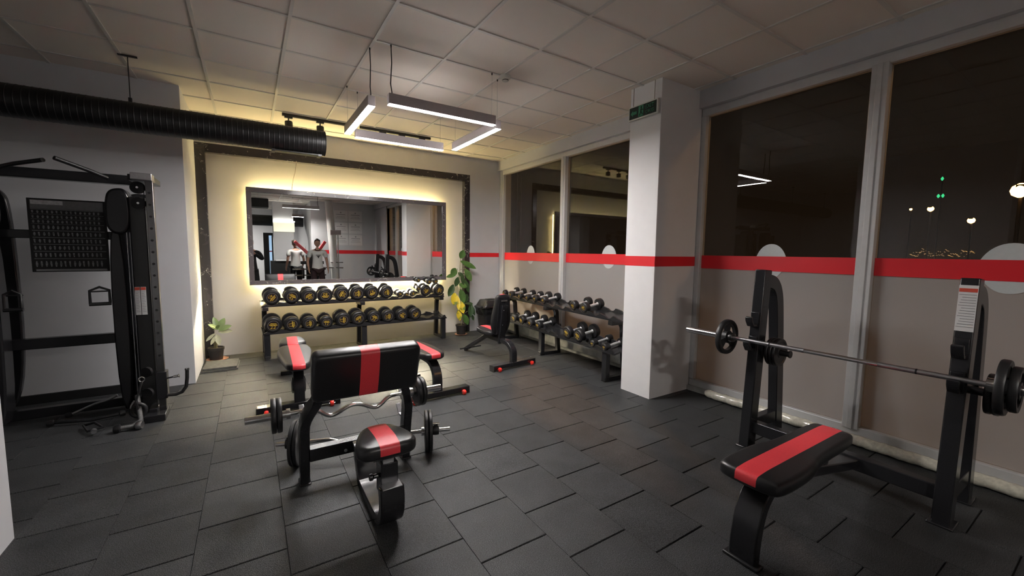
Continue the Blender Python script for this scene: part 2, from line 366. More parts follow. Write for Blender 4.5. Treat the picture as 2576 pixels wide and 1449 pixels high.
MB().b2((1.9, -2.603, 1.345), (4.06, -2.597, 1.475)).build('red_stripe', stripe_m, bpy.data.objects['wall_front'])
wr = struct(MB().b2((-5.4, -7.4, -0.02), (4.2, -7.2, ZC+0.01)).build('wall_rear', wall_m))
MB().b2((1.86, -7.2, 0), (2.0, -2.8, ZC)).build('side_return', wall_m, wr)
# window wall: fascia, solid end, pillar
ww = struct(MB().b2((4.0, -7.4, 2.995), (4.24, 6.85, ZC+0.02)).b2((4.06, -7.4, -0.02), (4.24, -1.05, 3.0)).b2((4.03, -1.3, -0.02), (4.24, -1.0, 3.0)).b2((4.03, 2.72, -0.02), (4.24, 3.05, 3.0)).b2((4.04, 6.72, -0.02), (4.24, 6.86, 3.0)).build('wall_window', wall_m))
MB().b2((4.057, -2.6, 1.345), (4.0605, -1.3, 1.475)).build('red_stripe', stripe_m, ww)
MB().b2((4.02, -1.05, -0.02), (4.24, 6.75, 0.05)).build('sill', plinth_m, ww)
pil = struct(MB().b2((3.40, 2.69, -0.01), (4.05, 3.075, ZC+0.01)).build('wall_pillar', white_m, bevel=0.004))
mb = MB(); mb.b2((3.3975, 2.6875, 1.36), (3.4005, 3.0755, 1.461)); mb.b2((3.3975, 2.6875, 1.36), (4.05, 2.6905, 1.461)); mb.build('red_stripe', stripe_m, pil)
# windows
def window(name, y0, y1, mulls, ovals, z0=0.12, z1=2.92):
    root = struct(MB().b2((4.055, y0-0.05, z1), (4.14, y1+0.05, z1+0.075)).b2((4.055, y0-0.05, 0.05), (4.14, y1+0.05, z0)).b2((4.055, y1, z0), (4.14, y1+0.06, z1)).b2((4.055, y0-0.06, z0), (4.14, y0, z1)).build(name, alu_m, bevel=0.004))
    mb = MB()
    for m_ in mulls:
        o = MB().b2((4.045, m_-0.052, z0-0.02), (4.145, m_+0.052, z1+0.01)).b2((4.035, m_-0.018, z0-0.02), (4.05, m_+0.018, z1+0.01)).build('mullion', alu_m, root, bevel=0.003)
    edges = [y0] + [v for m_ in sorted(mulls) for v in (m_-0.052, m_+0.052)] + [y1]
    for a, b in zip(edges[::2], edges[1::2]):
        p = MB().b2((4.105, a, z0), (4.111, b, z1)).build('glass_pane', glass_m, root)
        MB().b2((4.1033, a+0.004, z0+0.004), (4.1046, b-0.004, 1.34)).build('frosted_film', film_m, p)
        MB().b2((4.096, a+0.002, 1.338), (4.0985, b-0.002, 1.475)).build('red_stripe', stripe_m, p)
    for y, z, ry, rz in ovals:
        ol = []
        for k in range(40):
            t = 2*PI*k/40; kk = 1 - 0.10*max(0, math.sin(t))*abs(math.cos(t))*2 - 0.10*max(0, -math.sin(t))*abs(math.cos(t))*1.2
            ol.append((ry*math.cos(t)*kk, rz*math.sin(t)))
        MB().prism(ol, (-1, 0, 0), 0.0035, o=(4.1028, y, z), u=(0, 1, 0)).build('oval_decal', film_w_m, root)
    return root
window('window_1', 3.06, 6.70, [4.945], [(5.84, 1.442, 0.12, 0.158), (4.0, 1.437, 0.138, 0.157)])
window('window_2', -1.0, 2.64, [1.237, 0.0], [(1.945, 1.43, 0.137, 0.16), (0.50, 1.42, 0.15, 0.163)])
# plinth behind rack along window wall
struct(MB().b2((3.935, 3.07, 0.065), (4.06, 6.72, 0.245)).build('trim_1', plinth_m, bevel=0.01))
# marble frame on back wall
mf = thing('marble_wall_frame', 'wide dark marble surround framing the cream mirror panel on the back wall', 'wall frame', (1.44, 6.86, 0))
def rel(o, lo, hi): return [a-b for a, b in zip(lo, o.location)], [a-b for a, b in zip(hi, o.location)]
for nm, lo, hi in (('side_band', (-0.556, 6.80, 0.0), (-0.445, 6.902, 2.86)), ('side_band', (3.305, 6.80, 0.0), (3.41, 6.902, 2.86)), ('top_band', (-0.445, 6.80, 2.745), (3.305, 6.902, 2.86))):
    a, b = rel(mf, lo, hi); MB().b2(a, b).build(nm, marble_m, mf, bevel=0.003)

# ------------------------------------------------------------------ lit mirror
mi = thing('led_mirror', 'large wide mirror in dark marble frame glowing with warm light from behind', 'mirror', (1.44, 6.72, 0.99))
MX0, MX1, MZ0, MZ1 = -0.015, 2.90, 0.985, 2.325
X0, X1, Z0, Z1 = MX0-1.44, MX1-1.44, 0.0, MZ1-0.99
Z0 = MZ0-0.99
fw = 0.062
mb = MB(); mb.b2((X0, -0.02, Z1-fw), (X1, 0.025, Z1)).b2((X0, -0.02, Z0), (X1, 0.025, Z0+fw)).b2((X0, -0.02, Z0+fw), (X0+fw, 0.025, Z1-fw)).b2((X1-fw, -0.02, Z0+fw), (X1, 0.025, Z1-fw))
mb  .build('mirror_frame', marblel_m, mi, bevel=0.002)
MB().b2((X0+fw, 0.0, Z0+fw), (X1-fw, 0.006, Z1-fw)).build('mirror_glass', mirror_m, mi, smooth=False)
MB().b2((X0+0.02, 0.026, Z0+0.02), (X1-0.02, 0.036, Z1-0.02)).build('backing_board', board_m, mi)
MB().b2((X0+0.10, 0.036, Z0+0.12), (X1-0.10, 0.178, Z1-0.10)).build('mounting_box', panel_m, mi)
s_ = 0.012
for nm, lo, hi in (('led_strip', (X0+0.06, 0.135, Z1-0.062), (X1-0.06, 0.147, Z1-0.060)), 
                   ('led_strip', (X0+0.058, 0.135, Z0+0.07), (X0+0.060, 0.147, Z1-0.07)), ('led_strip', (X1-0.060, 0.135, Z0+0.07), (X1-0.058, 0.147, Z1-0.07))):
    MB().b2(lo, hi).build(nm, glowt_m if lo[2] > 1 else glow_m, mi)
MB().b2((X0+0.06, 0.134, Z0+0.058), (X1-0.06, 0.148, Z0+0.060)).build('led_strip', glowt_m, mi)
MB().box((0, 0.100, Z0+0.029), (X1-X0-0.12, 0.008, 0.0005), rot=Matrix.Rotation(math.radians(-90), 3, 'X')).build('led_strip', glowb_m, mi)
MB().box((0, 0.102, Z0+0.029), (X1-X0-0.11, 0.011, 0.0018), rot=Matrix.Rotation(math.radians(-90), 3, 'X')).box((0, 0.1002, Z0+0.029-0.0052), (X1-X0-0.11, 0.006, 0.0010)).box((0, 0.1002, Z0+0.029+0.0052), (X1-X0-0.11, 0.006, 0.0010)).build('strip_shield', board_m, mi)  # unseen shield added to keep the floor strip's light off the wall
tag(MB().tube([(0.62, 6.802, 2.76), (0.615, 6.80, 2.72), (0.60, 6.84, 2.60), (0.575, 6.87, 2.50), (0.555, 6.86, 2.38), (0.548, 6.80, 2.33), (0.548, 6.76, 2.318)], 0.004, 6).build('power_cable', wirew_m),
    'thin cable hanging from the marble surround to the top of the mirror', 'cable')

# ------------------------------------------------------------------ linear square lamp
def lamp_bar(x0, y0, x1, y1, label, led, group, cords, z=2.69, cordr=0.002):
    cx, cy = (x0+x1)/2, (y0+y1)/2; L = math.hypot(x1-x0, y1-y0); rz = math.atan2(y1-y0, x1-x0)
    t = thing('linear_lamp', label, 'pendant lamp', (cx, cy, z), rz, group)
    MB().b2((-L/2, -0.030, 0.0), (L/2, 0.030, 0.085)).build('housing', housing_m, t, bevel=0.003)
    mb = MB(); mb.b2((-L/2+0.002, -0.028, -0.0022), (L/2-0.002, 0.028, 0.001)); mb.build('diffuser', led, t)
    for s, thick in ((-1, cords[0]), (1, cords[1])):
        x = s*(L/2-0.03); h = ZC-z
        if thick: pts = [(x, 0, 0.08), (x+0.003, 0.002, 0.10), (x-0.008, 0, h*0.35), (x+0.004, 0.003, h*0.7), (x, 0, h-0.02), (x-0.004, 0, h)]; MB().tube(pts, 0.0045, 8).build('power_cord', cord_m, t)
        else: MB().tube([(x, 0, 0.08), (x, 0, h)], 0.0012, 6).build('hanging_wire', steel_m, t)
        MB().lathe([(0.006, 0), (0.006, 0.02)], (x, 0, h-0.02), seg=10).build('ceiling_clip', black_m, t)
    return t
gq = 'square of hanging linear lamps'
lamp_bar(1.01, 3.515, 2.02, 3.515, 'lit linear pendant lamp on the near side of the hanging square', led_m, gq, (True, False))
lamp_bar(1.00, 4.72, 2.00, 4.72, 'lit linear pendant lamp on the far side of the square, nearest the mirror', led_m, gq, (False, False))
lamp_bar(0.905, 4.64, 0.905, 3.63, 'lit linear pendant lamp on the left side of the hanging square', led_m, gq, (False, True))
lamp_bar(2.105, 4.62, 2.105, 3.58, 'lit linear pendant lamp on the right side of the hanging square', led_m, gq, (False, False))

# smoke detector
sd = tag(MB().lathe([(0.052, 0), (0.052, -0.018), (0.047, -0.03), (0.030, -0.036), (0.028, -0.052), (0.02, -0.056)], (2.13, 3.50, ZC+0.001), seg=24).build('smoke_detector', plw_m), 'round off-white smoke detector on the ceiling beside the square lamp', 'smoke detector')
MB().lathe([(0.0305, -0.040), (0.0305, -0.046)], (2.13, 3.50, ZC+0.001), seg=16).build('vent_slots', black_m, sd)

# ------------------------------------------------------------------ ceiling track lights
def track(x0, x1, y, spots, label, hl=0.13):
    t = thing('light_track', label, 'track light', ((x0+x1)/2, y, ZC), 0, 'ceiling light tracks')
    MB().b2((x0-(x0+x1)/2, -0.018, -0.035), (x1-(x0+x1)/2, 0.018, -0.0035)).build('rail', black_m, t)
    for x, tilt in spots:
        x -= (x0+x1)/2
        a = MB().b2((x-0.045, -0.016, -0.055), (x+0.045, 0.016, -0.033)).tube([(x, 0, -0.055), (x, 0, -0.10)], 0.008, 8).build('spot_adapter', black_m, t)
        d = Vector((math.sin(tilt)*0.6, -math.sin(tilt), -math.cos(tilt))).normalized()
        o = Vector((x, 0, -0.095))
        MB().lathe([(0.018, -0.01), (0.043, 0.0), (0.045, 0.01), (0.045, hl), (0.040, hl), (0.036, hl-0.03)], o, d, 20).build('spot_head', black_m, a)
track(0.40, 1.14, 5.955, ((0.47, 0.05), (0.83, 0.0)), 'black ceiling track with two spotlights just past the end of the duct')
track(1.32, 2.33, 5.96, ((1.63, 0.1), (1.90, 0.1), (2.20, 0.1)), 'black ceiling track with three spotlights behind the square lamp', 0.06)

# ------------------------------------------------------------------ duct
t = thing('ventilation_duct', 'long round black spiral ventilation duct hanging below the ceiling', 'duct', (-2.1, 5.0, 2.64))
mb = MB(); R_ = 0.128; prof = [(R_-0.006, -3.1)]
x = -3.1
while x < 2.82:
    prof += [(R_, x), (R_, x+0.034), (R_+0.0022, x+0.037), (R_+0.0022, x+0.041)]; x += 0.044
prof += [(R_, 2.825), (R_-0.004, 2.825), (R_-0.006, 2.3)]
mb.lathe(prof, (0, 0, 0), (1, 0, 0), 40, cap=False); mb.build('duct_tube', duct_m, t, ang=25)
MB().b2((2.33, -0.05, -0.142), (2.80, 0.05, -0.128)).b2((2.33, -0.055, -0.15), (2.36, 0.055, -0.126)).b2((2.76, -0.055, -0.15), (2.79, 0.055, -0.126)).build('outlet_grille', black_m, t, bevel=0.002)
for x in (-2.9, -1.1, 1.26):
    MB().tube([(x, 0, 0.13), (x, 0, ZC-2.64-0.004)], 0.004, 8).b2((x-0.065, -0.012, ZC-2.64-0.012), (x+0.065, 0.012, ZC-2.64-0.001)).b2((x-0.012, -0.012, 0.125), (x+0.012, 0.012, 0.165)).build('hanger_rod', black_m, t)

# ------------------------------------------------------------------ exit sign
t = thing('exit_sign', 'green and dark exit sign with arrow in a white frame, hung by the pillar', 'exit sign', (3.375, 2.885, 2.912))
MB().b2((-0.012, -0.182, -0.070), (0.012, 0.182, 0.070)).build('sign_frame', plw_m, t, bevel=0.004)
MB().b2((-0.0145, -0.167, -0.057), (-0.010, 0.167, 0.057)).build('sign_panel', greend_m, t)
def flat(outl, name, m, parent, x=-0.0165, mi=0): return MB().prism(outl, (-1, 0, 0), 0.0012, o=(x+0.001, 0, 0), u=(0, -1, 0)).build(name, m, parent, smooth=False)
# (u = -y so that +u runs to the right as seen from the room)
flat([(-0.150, -0.004), (-0.118, 0.030), (-0.118, 0.012), (-0.070, 0.012), (-0.070, -0.018), (-0.118, -0.018), (-0.118, -0.036)][::-1], 'arrow', green_m, t)
mb = MB()
def fl(ol): mb.prism(ol, (-1, 0, 0), 0.0012, o=(-0.0155, 0, 0), u=(0, -1, 0))
fl([(-0.050, -0.052), (0.012, -0.052), (0.012, 0.052), (-0.050, 0.052)]); mb.build('pictogram_field', green_m, t, smooth=False)
mb = MB(); 
def fl2(ol): mb.prism(ol, (-1, 0, 0), 0.0014, o=(-0.0168, 0, 0), u=(0, -1, 0))
fl2([(-0.014+0.009*math.cos(a*PI/6), 0.034+0.009*math.sin(a*PI/6)) for a in range(12)])
fl2([(-0.024, 0.020), (-0.008, 0.022), (-0.012, -0.010), (-0.026, -0.006)]); fl2([(-0.024, -0.006), (-0.016, -0.010), (-0.030, -0.044), (-0.038, -0.040)]); fl2([(-0.018, -0.006), (-0.010, -0.010), (0.006, -0.036), (-0.002, -0.042)]); fl2([(-0.010, 0.020), (-0.008, 0.012), (0.008, 0.002), (0.008, 0.010)])
mb.build('running_figure', greend_m, t, smooth=False)
for body, z, sz in (('EXIT', 0.022, 0.052), ('ÇIKIŞ', -0.026, 0.042)):
    o = bpy.data.objects.new('lettering', text_mesh(body, sz, 0.0005)); C.objects.link(o); o.parent = t
    o.data.materials.clear(); o.data.materials.append(green_m)
    o.matrix_local = Matrix(((0, 0, -1, -0.0160), (-1, 0, 0, -0.088), (0, 1, 0, z), (0, 0, 0, 1)))
for y in (-0.13, 0.13): MB().tube([(0, y, 0.06), (0, y, ZC-2.912-0.002)], 0.0035, 8).build('hanging_rod', wirew_m, t)


# ------------------------------------------------------------------ dumbbell racks
def rack(label, origin, rz, x0, x1, frames, notches, cat_group=None):
    t = thing('dumbbell_rack', label, 'dumbbell rack', (origin[0], origin[1], 0), rz, 'two tier dumbbell racks')
    for x in frames:
        f = MB(); f.box((x, 0.035, 0.19), (0.075, 0.06, 0.345)).build('front_leg', satin_m, t, bevel=0.004)
        MB().b2((x-0.03, 0.0, 0.006), (x+0.03, 0.355, 0.05)).b2((x-0.034, -0.002, 0.0), (x+0.034, 0.07, 0.012)).build('foot_rail', satin_m, t, bevel=0.003)
        MB().sweep([(x, 0.325, 0.045), (x, 0.28, 0.62), (x, 0.235, 0.70)], 0.06, 0.055, (1, 0, 0)).b2((x-0.035, 0.075, 0.655), (x+0.035, 0.33, 0.705)).build('rear_upright', satin_m, t, bevel=0.004)
        MB().sweep([(x, 0.0, 0.345), (x, 0.36, 0.42)], 0.05, 0.04, (1, 0, 0)).lathe([(0.009, 0), (0.009, 0.006), (0.004, 0.009)], (x, 0.004, 0.352), (0, -1, 0), 10, mi=1).build('tray_arm', [satin_m, chrome_m], t, bevel=0.003)
    for ty, tz, nts in ((-0.01, 0.362, notches[0]), (0.085, 0.722, notches[1])):
        sl = 0.17; ang = math.atan(sl)
        mb = MB(); a = (x0, ty, tz); L = 0.29
        mb.quadgrid([[(x, ty, tz), (x, ty+L, tz+L*sl), (x, ty+L, tz+L*sl-0.006), (x, ty+0.02, tz-0.016), (x, ty, tz-0.016)] for x in (x0, x1)])
        mb.build('tray', satin_m, t)
        # scalloped saddle strips front and rear
        for yy in (0.012, 0.265):
            z = tz+yy*sl; top = []
            xs = x0+0.02; ol = [(x0+0.01, 0.0)]
            p = []
            for n in nts:
                for k in range(7):
                    u = -1+2*k/6; p.append((n+u*0.062, 0.004+0.022*u*u))
                p.append((n+0.072, 0.042)); p.append((n+0.088, 0.042))
            ol = [(x0+0.01, 0.002)] + p + [(x1-0.01, 0.002)]
            mb = MB(); mb.prism([(x1-0.01, -0.004), (x0+0.01, -0.004)] + ol, (0, 1, 0), 0.008, o=(0, ty+yy-0.004, z), u=(-1, 0, 0)) if False else None
            vv = [(x, 0, zz) for x, zz in ol] + [(x1-0.01, 0, -0.004), (x0+0.01, 0, -0.004)]
            q = MB(); q.quadgrid([[(x, ty+yy-0.012, z+zz) for x, _, zz in vv], [(x, ty+yy+0.012, z+zz) for x, _, zz in vv]]); q.build('saddle_strip', rubber_m, t)
    return t
EMB = {}
def dumbbell(label, r, L, num, loc, rz, pitch, roll, group, hf=0.31):
    """axis along local y; end disc faces -y"""
    t = thing('dumbbell', label, 'dumbbell', loc, 0, group)
    t.rotation_mode = 'QUATERNION'
    t.rotation_quaternion = (Matrix.Rotation(rz, 3, 'Z') @ Matrix.Rotation(pitch, 3, 'X')).to_quaternion()
    key = (round(r, 3), round(L, 3))
    if key not in EMB:
        hl = L*hf; e = r*0.16
        prof = [(r*0.50, -L/2+0.003), (r*0.62, -L/2+0.001), (r*0.70, -L/2-0.002), (r*0.86, -L/2+0.002), (r*0.97, -L/2+e), (r, -L/2+e*2), (r, -L/2+hl-e), (r*0.94, -L/2+hl), (r*0.5, -L/2+hl+0.002)]
        h1 = MB().lathe(prof, (0, 0, 0), (0, 1, 0), 32); hd = h1.build('head', rubber_m, None, ang=50); m1 = hd.data; bpy.data.objects.remove(hd)
        hh = MB().lathe(prof, (0, 0, 0), (0, -1, 0), 32).build('head', rubber_m, None, ang=50); m2 = hh.data; bpy.data.objects.remove(hh)
        gr = 0.019 if r > 0.05 else 0.0155; w = L/2-hl
        ha = MB().lathe([(gr*1.3, -w), (gr*1.1, -w+0.008), (gr*0.85, -w+0.015), (gr, 0), (gr*0.85, w-0.015), (gr*1.1, w-0.008), (gr*1.3, w)], (0, 0, 0), (0, 1, 0), 16).build('handle', handle_m); m3 = ha.data; bpy.data.objects.remove(ha)
        d = MB().lathe([(r*0.60, 0), (r*0.60, 0.0035)], (0, -L/2+0.0015, 0), (0, -1, 0), 32, mi=1).lathe([(r*0.545, 0), (r*0.545, 0.0045)], (0, -L/2+0.0015, 0), (0, -1, 0), 32, mi=0).build('end_disc', [disc_m, ring_m]); m4 = d.data; bpy.data.objects.remove(d)
        g = MB().box((0, -L/2-0.0035, r*0.07), (r*0.86, 0.0016, r*0.13)).box((0, -L/2-0.0035, r*0.24), (r*0.62, 0.0016, r*0.09)).build('gold_band', gold_m, smooth=False); m5 = g.data; bpy.data.objects.remove(g)
        EMB[key] = (m1, m2, m3, m4, m5)
    ms = EMB[key]; hs = []
    for nm, me in zip(('head', 'head', 'handle', 'end_disc'), ms):
        o = bpy.data.objects.new(nm, me); C.objects.link(o); o.parent = t; hs.append(o)
    d = hs[3]; d.rotation_euler = (0, roll, 0)
    o = bpy.data.objects.new('gold_band', ms[4]); C.objects.link(o); o.parent = d
    o = bpy.data.objects.new('weight_number', text_mesh(num, round(r*0.62, 3), 0.0008)); C.objects.link(o); o.parent = d
    o.data.materials.clear(); o.data.materials.append(gold_m)
    o.matrix_local = Matrix(((1, 0, 0, 0), (0, 0, -1, -L/2-0.0038), (0, 1, 0, -r*0.23), (0, 0, 0, 1)))
    return t
def place_on(rk, x, yf, z, r, L, num, label, group, roll, pitch=math.radians(9.6), hf=0.31):
    """front disc centre at local (x, yf, z) of the rack"""
    rz = rk.rotation_euler.z
    d = Vector((0, math.cos(pitch), math.sin(pitch)))*(L/2)
    p = Vector((x, yf, z)) + d
    R = Matrix.Rotation(rz, 3, 'Z')
    return dumbbell(label, r, L, num, rk.location + R @ p, rz, pitch, roll, group, hf)
OR = ['first', 'second', 'third', 'fourth', 'fifth', 'sixth', 'seventh', 'eighth', 'ninth', 'tenth']
rk1 = rack('two tier black dumbbell rack against the back wall under the glowing mirror', (0.12, 6.30), math.radians(3.2), -0.01, 2.68, (0.035, 1.31, 2.63),
           ([0.11+0.2228*k for k in range(12)], [0.12, 0.36, 0.57, 0.79, 1.018, 1.244, 1.458, 1.695, 1.89, 2.11, 2.355, 2.589]))
top1 = [(0.118, .832, .107, 0.22, '45', 2.2), (0.361, .834, .107, 0.22, '45', 0.6), (0.572, .826, .107, 0.22, '40', -0.6), (0.788, .826, .105, 0.22, '40', 3.1), (1.018, .836, .110, 0.23, '50', -1.1), (1.244, .834, .110, 0.23, '50', 1.5), (1.458, .832, .107, 0.23, '47', 2.7), (1.690, .830, .107, 0.23, '47', 1.3)]
for i, (x, z, r, L, n, ro) in enumerate(top1):
    place_on(rk1, x, .08, z, r, L, n, OR[i]+' large dumbbell from the left on the upper tier under the mirror', 'large dumbbells under the mirror', ro)
place_on(rk1, 1.900, .08, .790, .054, .19, '5', 'small dumbbell just right of the eight large ones on the upper tier', 'small dumbbells on the mirror rack', 0.4)
place_on(rk1, 2.010, .085, .778, .040, .17, '3', 'smallest dumbbell between two small ones on the upper tier of the mirror rack', 'small dumbbells on the mirror rack', 0.9)
place_on(rk1, 2.118, .08, .788, .053, .19, '5', 'third small dumbbell on the upper tier, left of the leaning pair', 'small dumbbells on the mirror rack', 1.2)
place_on(rk1, 2.208, .07, .868, .042, .17, '4', 'small dumbbell propped up against the ninth large one', 'small dumbbells on the mirror rack', 0.7, pitch=math.radians(14))
place_on(rk1, 2.348, .08, .824, .098, .22, '30', 'large dumbbell right of the small ones on the upper tier of the mirror rack', 'large dumbbells under the mirror', 2.3)
place_on(rk1, 2.585, .08, .824, .098, .22, '30', 'large dumbbell at the right end of the upper tier of the mirror rack', 'large dumbbells under the mirror', -1.2)
place_on(rk1, 2.413, .10, .969, .046, .19, '6', 'left small dumbbell lying on top of the two rightmost large ones', 'small dumbbells on the mirror rack', 0.4, pitch=math.radians(12))
place_on(rk1, 2.530, .10, .972, .046, .19, '6', 'right small dumbbell lying on top of the two rightmost large ones', 'small dumbbells on the mirror rack', 0.2, pitch=math.radians(12))
place_on(rk1, 2.222, .10, 1.005, .040, .15, '4', 'small dumbbell lying highest, just in front of the mirror edge', 'small dumbbells on the mirror rack', 0.2, pitch=math.radians(4))
bot1 = [(.109, .112, '22', 0.1), (.335, .105, '17', 1.4), (.55, .096, '15', 1.5), (.772, .092, '12', 0.1), (.999, .108, '27', 1.5), (1.218, .111, '27', -0.6), (1.452, .105, '32', 0.5), (1.669, .105, '35', 1.5), (1.891, .102, '20', -2.4), (2.115, .103, '15', 2.2)]
for i, (x, r, n, ro) in enumerate(bot1):
    place_on(rk1, x, -.03, .366+r*0.93, r, .25, n, OR[i]+' dumbbell from the left on the lower tier under the mirror', 'dumbbells on the lower tier under the mirror', ro)
rk2 = rack('two tier black dumbbell rack along the frosted window, half hidden by the pillar', (3.57, 6.04), math.radians(-93.4), -0.05, 2.86, (0.10, 1.33, 2.69),
           ([0.12+0.235*k for k in range(12)], [0.046, 0.285, 0.576, 0.806, 1.036, 1.268, 1.50, 1.735, 1.971, 2.193, 2.42, 2.65]))
top2 = [(.046, .052, '8'), (.285, .054, '9'), (.576, .052, '5'), (.806, .052, '5'), (1.036, .060, '7'), (1.268, .060, '7'), (1.971, .066, '10'), (2.193, .068, '10')]
for i, (x, r, n) in enumerate(top2):
    place_on(rk2, x, .085, .727+r, r, .30, n, OR[i]+' dumbbell from the far end on the upper tier of the window rack', 'dumbbells on the upper tier by the window', -0.2+0.3*math.sin(i*2.3), hf=0.22)
bot2 = [(.581, .068, '15'), (.821, .072, '12'), (1.074, .066, '9'), (1.293, .066, '9'), (1.988, .085, '22'), (2.22, .088, '22'), (2.499, .044, '2'), (2.71, .044, '2')]
for i, (x, r, n) in enumerate(bot2):
    place_on(rk2, x, -.02, .366+r*0.97, r, .31, n, OR[i]+' dumbbell from the far end on the lower tier of the window rack', 'dumbbells on the lower tier by the window', 0.3*math.sin(i*1.7)+0.2, hf=0.22)

# ------------------------------------------------------------------ benches with wheels
def wheel(x, y, t):
    w = MB().lathe([(0.008, -0.018), (0.022, -0.016), (0.027, -0.006), (0.027, 0.006), (0.022, 0.016), (0.008, 0.018)], (x, y, 0.027), (1, 0, 0), 18).build('wheel', redpl_m, t)
    MB().lathe([(0.006, -0.026), (0.006, 0.026)], (x, y, 0.027), (1, 0, 0), 10).build('axle_bolt', chrome_m, w)
def gym_bench(label, loc, rz, kind, group):
    t = thing('weight_bench', label, 'bench', loc, rz, group)
    MB().b2((-0.345, -0.045, 0.02), (0.345, 0.045, 0.075)).build('base_bar', satin_m, t, bevel=0.005)
    for s in (-1, 1):
        MB().b2((s*0.345-0.004, -0.048, 0.0), (s*0.345+0.004, 0.048, 0.078)).b2((s*0.33-0.02, -0.04, 0.0), (s*0.33+0.02, 0.04, 0.02)).build('end_cap', rubber_m, t, bevel=0.003)
        wheel(s*0.27, -0.068, t)
    if kind == 'upright':
        hz = 0.31
        leg = [(0, 0.0, 0.07), (0, 0.0, 0.16)] + [(0, 0.17-0.17*math.cos(a), 0.16+0.15*math.sin(a)) for a in [PI/2*k/8 for k in range(1, 9)]] + [(0, 0.60, 0.33)]
        MB().sweep(leg, 0.085, 0.055, (1, 0, 0)).build('curved_leg', satin_m, t, bevel=0.006)
        MB().sweep([(0, 0.58, 0.325), (0, 0.68, 0.27), (0, 1.13, 0.02)], 0.06, 0.05, (1, 0, 0)).build('front_leg', satin_m, t, bevel=0.005)
        MB().tube([(-0.18, 0.99, 0.075), (0.18, 0.99, 0.075)], 0.011, 10).build('foot_bar', satin_m, t)
        ol = chaikin([(-0.11, 0.0), (0.11, 0.0), (0.15, 0.12), (0.145, 0.30), (0.09, 0.37), (-0.09, 0.37), (-0.145, 0.30), (-0.15, 0.12)], 3)
        s = pad_mesh(ol, 0.065, 0.025, 0.05, 0.008).build('seat', [leather_m, red_m], t); s.location = (0, 0.335, 0.355); s.rotation_euler = (math.radians(5), 0, 0)
        ol = chaikin([(-0.10, 0.0), (0.10, 0.0), (0.155, 0.14), (0.155, 0.26), (0.125, 0.40), (0.115, 0.52), (0.08, 0.56), (-0.08, 0.56), (-0.115, 0.52), (-0.125, 0.40), (-0.155, 0.26), (-0.155, 0.14)], 3)
        b = pad_mesh(ol, 0.06, 0.024, 0.05, 0.008).build('backrest', [leather_m, red_m], t)
        # pad face points to +y (towards the seat), leaning slightly back
        a = math.radians(7); yv = Vector((0, -math.sin(a), math.cos(a))); zv = Vector((0, math.cos(a), math.sin(a))); xv = yv.cross(zv)
        b.matrix_local = Matrix(((xv.x, yv.x, zv.x, 0), (xv.y, yv.y, zv.y, 0.27), (xv.z, yv.z, zv.z, 0.37), (0, 0, 0, 1)))
        bb = MB().b2((-0.085, 0.02, -0.012), (0.085, 0.53, 0.001)).b2((-0.045, 0.06, -0.045), (0.045, 0.42, -0.010)).b2((-0.05, -0.10, -0.04), (0.05, 0.10, -0.008))
        for y in (0.16, 0.36): bb.lathe([(0.007, 0), (0.005, 0.005)], (0.02, y, -0.045), (0, 0, -1), 10, mi=1)
        bb.b2((-0.05, 0.47, -0.016), (0.05, 0.49, -0.011), mi=1)
        bb.build('back_support', [satin_m, steel_m], b, bevel=0.003)
    else:
        long = 1.3 if kind == 'long' else 0.78
        leg = [(0, 0.0, 0.07), (0, 0.0, 0.17)] + [(0, 0.20-0.20*math.cos(a), 0.17+0.19*math.sin(a)) for a in [PI/2*k/8 for k in range(1, 9)]] + [(0, long-0.3, 0.365)]
        MB().sweep(leg, 0.09, 0.055, (1, 0, 0)).build('curved_leg', satin_m, t, bevel=0.006)
        MB().sweep([(0, long-0.36, 0.355), (0, long-0.26, 0.30), (0, long-0.04, 0.03)], 0.06, 0.05, (1, 0, 0)).build('front_leg', satin_m, t, bevel=0.005)
        MB().b2((-0.12, long-0.07, 0.0), (0.12, long-0.01, 0.045)).build('front_foot', satin_m, t, bevel=0.004)
        if kind == 'long':
            ol = chaikin([(-0.085, 0.0), (0.085, 0.0), (0.12, 0.20), (0.145, 0.42), (0.165, 0.62), (0.15, 0.82), (0.115, 0.93), (-0.115, 0.93), (-0.15, 0.82), (-0.165, 0.62), (-0.145, 0.42), (-0.12, 0.20)], 2)
            b = pad_mesh(ol, 0.065, 0.025, 0.052, 0.008).build('backrest', [leather_m, red_m], t); b.location = (0, -0.12, 0.385)
            ol = chaikin([(-0.14, 0.0), (0.14, 0.0), (0.13, 0.2), (0.09, 0.33), (-0.09, 0.33), (-0.13, 0.2)], 3)
            s = pad_mesh(ol, 0.065, 0.025, 0.052, 0.008).build('seat', [leather_m, red_m], t); s.location = (0, 0.83, 0.39); s.rotation_euler = (math.radians(4), 0, 0)
            for sx in (-1, 1):
                MB().lathe([(0.06, 0), (0.075, 0.008), (0.075, 0.016), (0.06, 0.022)], (sx*0.05-(0.011 if sx > 0 else 0.011), 0.11, 0.20), (1, 0, 0), 20).build('adjuster_plate', satin_m, t)
        else:
            ol = chaikin([(-0.10, 0.0), (0.10, 0.0), (0.135, 0.15), (0.145, 0.45), (0.10, 0.72), (-0.10, 0.72), (-0.145, 0.45), (-0.135, 0.15)], 3)
            b = pad_mesh(ol, 0.065, 0.025, 0.05, 0.008).build('seat', [leather_m, red_m], t); b.location = (0, 0.02, 0.385)
    return t
gym_bench('long flat bench with two red striped pads in front of the mirror rack', (0.345, 4.215, 0), math.radians(-1.5), 'long', 'weight benches with red wheels')
gym_bench('flat bench with one red striped pad behind the right of the preacher bench', (1.56, 3.83, 0), math.radians(3), 'short', 'weight benches with red wheels')
